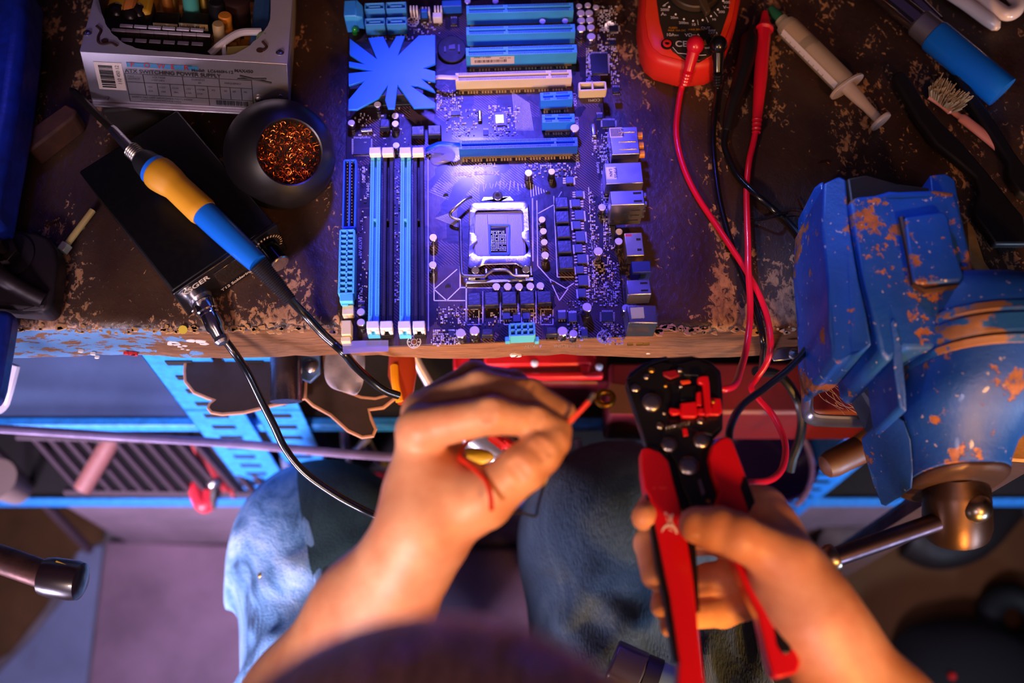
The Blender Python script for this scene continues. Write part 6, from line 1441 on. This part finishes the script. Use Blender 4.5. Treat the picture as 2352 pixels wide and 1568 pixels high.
t = thing('chisel', 'reddish brown handled tool with an amber stripe hanging under the bench', 'hand tool', P(920, 870, -.12))
part('handle', mat('red_brown_handle', '#8a2c10', .35), t, lambda b: b.tube([P(922, 790, -.12), P(924, 860, -.12), P(930, 925, -.12)], [.010, .012, .006], 16))
part('stripe', mat('amber_stripe', '#e08a10', .35), t, lambda b: b.tube(smooth_path(pp([(905, 840, -.108), (908, 880, -.106), (918, 922, -.108)]), 4), .0032, 8))
o = part('pale_rod', mat('pale_rod', '#b8a8b0', .4, metal=.5), None, lambda b: b.tube([P(938, 790, -.13), P(962, 840, -.14), P(1003, 912, -.16)], .0042, 12)); tag(o, 'pale slanting rod under the bench just left of the raised hand', 'rod')
# red tool boxes on the upper shelf
M_rb = mat('toolbox_red', '#d81c28', .38, vary=.08); M_rd = mat('maroon_box', '#5a0f18', .5, vary=.2, vs=15)
t = thing('red_toolbox', 'open red metal toolbox with bars under the bench above the raised hand', 'toolbox', P(1230, 860, -.26))
hz = -.20
for pts in ([(1112, 800), (1368, 800), (1368, 836), (1112, 840)], [(1332, 834), (1358, 834), (1352, 862), (1334, 862)], [(1150, 856), (1384, 850), (1386, 866), (1152, 870)]): part('frame_bar', M_rb, t, lambda b: b.prism([P(x, y, hz) for x, y in pts], (0, 0, -.008)), bevel=.002)
part('tray_body', M_rd, t, lambda b: b.prism([P(x, y, -.225) for x, y in ((1040, 800), (1400, 800), (1400, 880), (1040, 880))], (0, 0, -.06)), bevel=.003)
part('corner_tab', M_rb, t, lambda b: b.prism([P(x, y, -.19) for x, y in ((1040, 800), (1078, 800), (1078, 846), (1066, 862), (1042, 846))], (0, 0, -.01)), bevel=.002)
for x, y in ((1228, 834), (1376, 842), (1068, 822)): part('rivet', M_silk, t, lambda b: b.sphere(P(x, y, hz+.001), .0035, 10))
o = part('brass_ring', mat('brass_ring', '#c8862c', .25, metal=1), None, lambda b: b.tube([P(1390, 915, -.19)+Vector((math.cos(a), math.sin(a)*.9, 0))*.0072 for a in [2*PI*k/24 for k in range(25)]], .0030, 10)); tag(o, 'small brass ring just beyond the stripped wire end', 'ring')
t = thing('maroon_box', 'dark maroon metal box on the shelf between the tool and the vise', 'box', P(1780, 930, -.29))
part('lid', M_rd, t, lambda b: b.prism([P(x, y, -.215) for x, y in ((1400, 830), (2060, 830), (2060, 950), (1400, 950))], (0, 0, -.08)), bevel=.004)
part('front_rim', M_rb, t, lambda b: b.prism([P(x, y, -.285) for x, y in ((1700, 966), (1880, 966), (1872, 984), (1700, 986))], (0, 0, -.008)), bevel=.002)
part('latch', M_silk, t, lambda b: b.prism([P(x, y, -.280) for x, y in ((1660, 962), (1706, 962), (1704, 986), (1660, 988))], (0, 0, -.01)), bevel=.003)
part('rust_patch', mat('brown_rust_patch', '#6a3a1c', .7), t, lambda b: b.prism([P(x, y, -.2148) for x, y in ((1400, 880), (1450, 885), (1470, 950), (1400, 950))], (0, 0, -.0004)))
# clamp bracket at the bench edge
gb = thing('pull_bracket', 'bent galvanised flat bar screwed to the bench edge left of the vise', 'bracket', P(1850, 860, -.03))
M_galv = mat('galvanised', '#a8aab4', .32, metal=.9, vary=.2, vs=30)
part('bar', M_galv, gb, lambda b: b.tube(smooth_path(pp([(1838, 792, -.028), (1852, 806, -.030), (1857, 850, -.030), (1854, 920, -.030), (1855, 948, -.030), (1868, 962, -.030), (1900, 966, -.030), (1980, 968, -.030), (2060, 966, -.030)]), 4), .0032, 12, flat=2.2))
part('screw_plate', M_galv, gb, lambda b: b.prism([P(x, y, -.020) for x, y in ((1772, 818), (1784, 800), (1800, 796), (1855, 794), (1852, 816), (1800, 828), (1778, 830))], (0, .001, -.003)), bevel=.001)
part('screw', M_steel, gb, lambda b: b.lathe(P(1823, 813, -.019), UP, [(0, .0045), (.002, .004), (.003, .0001)], 12))
hd_ = thing('file_handle', 'brown and honey coloured wooden handle sticking out below the vise', 'handle', P(1960, 1040, -.14))
w0, w1, w2, w3 = P(1896, 1072, -.14), P(1975, 1032, -.14), P(1992, 1022, -.14), P(2050, 990, -.14)
part('grip', mat('dark_walnut', '#4a2a14', .5, vary=.2), hd_, lambda b: b.tube([w0+(w0-w1)*.10, w0, w0.lerp(w1, .2), w1], [.004, .0095, .0115, .0118], 24))
part('ferrule_end', mat('honey_wood', '#d08a2c', .35, vary=.12, coat=.3), hd_, lambda b: b.tube([w1, w2, w3.lerp(w2, .2), w3], [.0118, .0125, .0120, .0105], 24))
# steel wool, bolts and odd parts on the right
Fw = Field(V(P(2060, 1110, -.82)-Vector((.17, .19, .07))), V(P(2060, 1110, -.82)+Vector((.17, .19, .10))), .006)
for _ in range(60):
    t_ = random.random(); x, y = 1985+t_*150+random.uniform(-25, 25), 1060+t_*105+random.uniform(-25, 30); c = P(x, y, -.83+random.uniform(-.03, .02)); Fw.ell(V(c), (random.uniform(.014, .030),)*3, k=.012)
VW, FW = Fw.mesh(); sw_ = thing('wool_bundle', 'tangled pale grey wool bundle below the vise and wooden handle', 'wool', P(2060, 1110, -.90))
np_mesh('wool', [(VW, FW)], mat('grey_wool', '#8c7c78', .95, vary=.3, vs=90, bump=1, bs=300), sw_, smooth_it=0)
t = thing('glossy_bowl', 'glossy violet blue bowl behind the red wire loop', 'bowl', P(1740, 1060, -.42))
part('shell', mat('violet_bowl', '#2a2060', .15, coat=.6), t, lambda b: b.lathe(P(1738, 1062, -.47), UP, [(0, .035), (.02, .055), (.05, .062), (.055, .060), (.03, .05), (.01, .03), (.009, .001)], 36))
part('rim_stripe', mat('lilac_rim', '#8a78c0', .4), t, lambda b: b.tube([P(1738, 1062, -.418)+Vector((math.cos(a), math.sin(a), 0))*.061 for a in [-.9+2.0*k/16 for k in range(17)]], .003, 8))
for (x0, y0, x1, y1, lb) in ((1838, 1066, 1848, 1100, 'short pale bolt above the longer bolt right of the wire loop'), (1862, 1140, 1882, 1222, 'long pale bolt with round head near the end of the vise bar')):
    t = thing('pale_bolt', lb, 'bolt', P(x0, y0, -.88)); part('shank', M_silk, t, lambda b: b.tube([P(x0, y0, -.875), P(x1, y1, -.875)], .0085, 12)); part('head', M_silk, t, lambda b: b.sphere(P(x1, y1+4, -.875), .0135, 14, (1, 1, .8)))
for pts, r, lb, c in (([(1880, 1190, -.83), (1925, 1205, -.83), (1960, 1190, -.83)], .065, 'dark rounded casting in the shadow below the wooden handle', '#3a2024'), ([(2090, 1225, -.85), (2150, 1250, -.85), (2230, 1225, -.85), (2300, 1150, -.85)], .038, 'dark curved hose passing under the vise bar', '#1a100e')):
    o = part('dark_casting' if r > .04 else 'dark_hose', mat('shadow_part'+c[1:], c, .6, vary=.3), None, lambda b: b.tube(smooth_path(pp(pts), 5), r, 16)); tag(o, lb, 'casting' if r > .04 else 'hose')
o = part('dark_cylinder', mat('dark_grey_metal', '#2c2428', .4, metal=.5), None, lambda b: b.tube([P(1940, 1120, -.86), P(1940, 1180, -.86)], .03, 16)); tag(o, 'dull dark canister standing beside the pale bolts', 'canister')
# seen past the hands: items on the lower shelf
t = thing('red_case', 'red plastic case on the lower shelf left of the wrist', 'case', P(830, 1105, -.55))
part('body', mat('case_red', '#d03040', .45, vary=.15), t, lambda b: b.prism([P(x, y, -.50) for x, y in ((752, 1082), (905, 1078), (905, 1118), (760, 1122))], (0, 0, -.05)), bevel=.004)
part('latch', M_silk, t, lambda b: b.prism([P(x, y, -.498) for x, y in ((840, 1104), (868, 1104), (868, 1118), (842, 1120))], (0, 0, -.004)), bevel=.001)
for pts, r, c, nm, lb in (([(790, 985, -.35), (792, 1010, -.38), (797, 1050, -.40)], .005, '#9a9098', 'steel_strip', 'upright grey strip hanging below the notched leather'),
                          ([(846, 1004, -.30), (822, 1030, -.33), (800, 1056, -.36), (826, 1100, -.42), (872, 1182, -.5)], .0045, '#c0b8b4', 'bent_strip', 'shiny bent strip zigzagging below the leather toward the knee'),
                          ([(838, 1006, -.33), (856, 1040, -.36), (888, 1068, -.38), (930, 1080, -.38)], .006, '#8c868c', 'grey_hose', 'curved grey hose disappearing behind the wrist')):
    o = part(nm, mat(nm+'_m', c, .3, metal=.7), None, lambda b: b.tube(smooth_path(pp(pts), 5), r, 10, flat=.6)); tag(o, lb, 'strip' if 'strip' in nm else 'hose')
o = part('grey_canister', mat('blue_grey_can', '#5a6080', .45, vary=.15), None, lambda b: b.tube([P(700, 1030, -.42), P(716, 1140, -.50)], .028, 24)); tag(o, 'blue grey cylinder leaning behind the black station cable', 'canister')
t = thing('torch', 'silver torch with a yellow lens seen through the ring of the left hand', 'torch', P(1140, 1040, -.25))
part('barrel', mat('torch_silver', '#c0bcc0', .25, metal=.8), t, lambda b: b.tube([P(1085, 985, -.25), P(1200, 1075, -.25)], .020, 28))
part('lens', mat('torch_yellow', '#c89a20', .4), t, lambda b: b.sphere(P(1088, 1050, -.20), .012, 16, (1.5, .7, .6)))
for s in (0, 1): part('red_band', mat('torch_red', '#d02020', .4), t, lambda b: b.tube([P(1128+s*30, 1000+s*14, -.20), P(1160+s*34, 1024+s*18, -.20)], .005, 8))
for pts, c, lb in (([(1235, 1010), (1300, 1012), (1300, 1075), (1240, 1080)], '#3a3c50', 'dark slate box on the shelf right of the left thumb'), ([(1395, 1010), (1478, 1006), (1482, 1050), (1400, 1052)], '#5a5260', 'grey mauve box peeking out behind the right knee'), ([(1215, 1090), (1330, 1085), (1300, 1140), (1215, 1145)], '#3c2c34', 'dark plum box on the lower shelf behind the thumb')):
    o = part('shelf_box', mat('box'+c[1:], c, .6, vary=.2), None, lambda b: b.prism([P(x, y, -.36) for x, y in pts], (0, 0, -.06)), bevel=.003); tag(o, lb, 'box')
o = part('hook', M_silk, None, lambda b: b.tube(smooth_path(pp([(1326, 1008, -.30), (1330, 1040, -.31), (1324, 1072, -.32), (1314, 1086, -.32)]), 4), .0038, 8)); tag(o, 'pale curved hook standing left of the right knee', 'hook')
o = part('hanging_cable', M_rub, None, lambda b: b.tube(smooth_path(pp([(1735, 852, -.12), (1790, 862, -.14), (1828, 910, -.16), (1842, 960, -.17), (1836, 1010, -.18), (1822, 1050, -.19), (1815, 1080, -.2)]), 6), .0042, 10)); tag(o, 'black cable hanging in the shade between wire loop and bracket', 'cable')
# cobweb threads
def f(b):
    rr = random.Random(4)
    for _ in range(34):
        x, y = rr.uniform(1868, 1990), rr.uniform(828, 930); b.tube(smooth_path([P(x, y, -.03), P(x+rr.uniform(10, 40), y+rr.uniform(10, 40), -.045), P(x+rr.uniform(40, 90), y+rr.uniform(30, 80), -.05)], 3), .00018, 3)
    for _ in range(40):
        x = rr.uniform(1870, 2000); b.sphere(P(x, 836+(x-1870)*.62+rr.uniform(-8, 20), -.04), rr.uniform(.0003, .0009), 6)
o = part('cobweb', mat('cobweb', '#b09078', .8), None, f); tag(o, 'dusty cobweb stretched inside the bent flat bar', 'cobweb', kind='stuff')
# dark things on the floor at the lower right
t = thing('floor_bag', 'black lumpy bag on the brown floor in the lower right corner', 'bag', P(2230, 1540, -.85))
Fb = Field(V(P(2230, 1560, -.84)-Vector((.2, .16, .08))), V(P(2230, 1560, -.84)+Vector((.2, .16, .12))), .007)
for x, y, r in ((2110, 1490, .03), (2180, 1520, .05), (2250, 1530, .06), (2310, 1570, .06), (2200, 1590, .06), (2130, 1570, .05)): Fb.ell(V(P(x, y, -.85)), (r, r, r*.9), k=.04)
VF, FF = Fb.mesh(); np_mesh('bag_cloth', [(VF, FF)], mat('black_cloth', '#0c090a', .9), t)
part('red_light', mat('red_led', '#c81810', .4), t, lambda b: b.sphere(P(2187, 1552, -.79), .006, 10))
o = part('tyre', mat('dark_tyre', '#0e1214', .7), None, lambda b: b.tube([P(2330, 1425, -.86)+Vector((math.cos(a), math.sin(a), 0))*.035 for a in [2*PI*k/24 for k in range(25)]], .018, 12)); tag(o, 'dark tyre shape on the floor at the right border', 'wheel')
o = part('brown_floor_sheet', mat('brown_sheet', '#6a4420', .8, vary=.15, vs=6), None, lambda b: b.prism([P(x, y, -.893) for x, y in ((1500, 1230), (2330, 1190), (2700, 1200), (2700, 1900), (1310, 1900), (1310, 1262))], (0, 0, -.004))); tag(o, 'brown hardboard sheet covering the floor at the right', 'sheet')
# ---------------------------------------------------------------- camera, lights, colour
cam = bpy.data.cameras.new('camera'); co = bpy.data.objects.new('camera', cam); col.objects.link(co)
co.location = (0, 0, ZB+CH); co.rotation_euler = (DEL, 0, 0); cam.lens = 36*FP/2352; cam.sensor_width = 36
cam.clip_start = .02; cam.dof.use_dof = True; cam.dof.focus_distance = .735; cam.dof.aperture_fstop = 3.3
scn.camera = co
def area(name, loc, to, size, color, power, shape='DISK', spread=PI):
    l = bpy.data.lights.new(name, 'AREA'); l.shape = shape; l.size = size; l.color = color; l.energy = power; l.spread = spread
    o = bpy.data.objects.new(name, l); col.objects.link(o); o.location = loc
    o.rotation_euler = (Vector(to)-Vector(loc)).to_track_quat('-Z', 'Y').to_euler(); return o
def spot(name, loc, to, color, power, cone, blend=.6, r=.03):
    l = bpy.data.lights.new(name, 'SPOT'); l.color = color; l.energy = power; l.spot_size = math.radians(cone); l.spot_blend = blend; l.shadow_soft_size = r
    o = bpy.data.objects.new(name, l); col.objects.link(o); o.location = loc
    o.rotation_euler = (Vector(to)-Vector(loc)).to_track_quat('-Z', 'Y').to_euler(); return o
spot('blue_lamp', (-.05, .73, ZB+.48), P(1130, 440, 0), (.09, .07, 1.0), 54, 33, 1.0, .03)
spot('rose_lamp', (-.42, -.42, ZB+.62), P(940, 1150, 0), (1.0, .67, .52), 36, 42, .9, .07)
spot('warm_lamp', (.42, -.52, ZB+.66), P(1740, 1230, .05), (1.0, .45, .10), 40, 40, .9, .06)
area('low_warm_lamp', (.42, -.75, ZB+.10), P(1450, 700, 0), .08, (1.0, .48, .10), 4.5, spread=math.radians(90))
spot('crown_fill', (-.22, .12, ZB+1.1), (-.04, -.07, ZB+.40), (1.0, .62, .68), 12, 20, 1.0, .05)  # added spot lifting the hair tone; no lamp stands there
area('floor_fill', (-.35, -.95, 1.75), (-.15, .12, .1), .3, (.85, .72, 1.0), 5.5, spread=math.radians(75))  # invented source from above, only to brighten floor and jeans
spot('vise_lamp', (-.10, .86, ZB+.55), P(1935, 540, .05), (.20, .36, 1.0), 34, 12, .6, .03)
area('overhead_fill', (.1, -.5, ZB+1.2), (0, .4, ZB), .5, (.9, .55, .55), 3.0)  # made-up dim fill from overhead for the bench top
area('cool_lamp', (-.85, -.60, ZB-.20), P(520, 1080, -.40), .25, (.80, .66, .95), 6.5, spread=math.radians(62))
spot('blue_column_fill', (-.25, .85, ZB+.75), P(20, 250, .05), (.08, .08, 1.0), 3.5, 11, .8, .03)  # narrow helper spot put in for the blue stripe on the press column
area('cool_side_fill', (.95, -.70, ZB+.0), (.33, .30, ZB-.40), .2, (.5, .66, 1.0), 3, spread=math.radians(60))  # extra fill added to brighten the right upright
w = bpy.data.worlds.new('world'); scn.world = w; w.use_nodes = True
w.node_tree.nodes['Background'].inputs[0].default_value = (.35, .2, .55, 1); w.node_tree.nodes['Background'].inputs[1].default_value = .07
scn.view_settings.view_transform = 'Standard'; scn.view_settings.look = 'None'; scn.view_settings.gamma = 1
scn.view_settings.exposure = 0
scn.cycles.max_bounces = 6; scn.cycles.use_denoising = True
for o in list(bpy.data.objects):
    if '_o' in o: del o['_o']
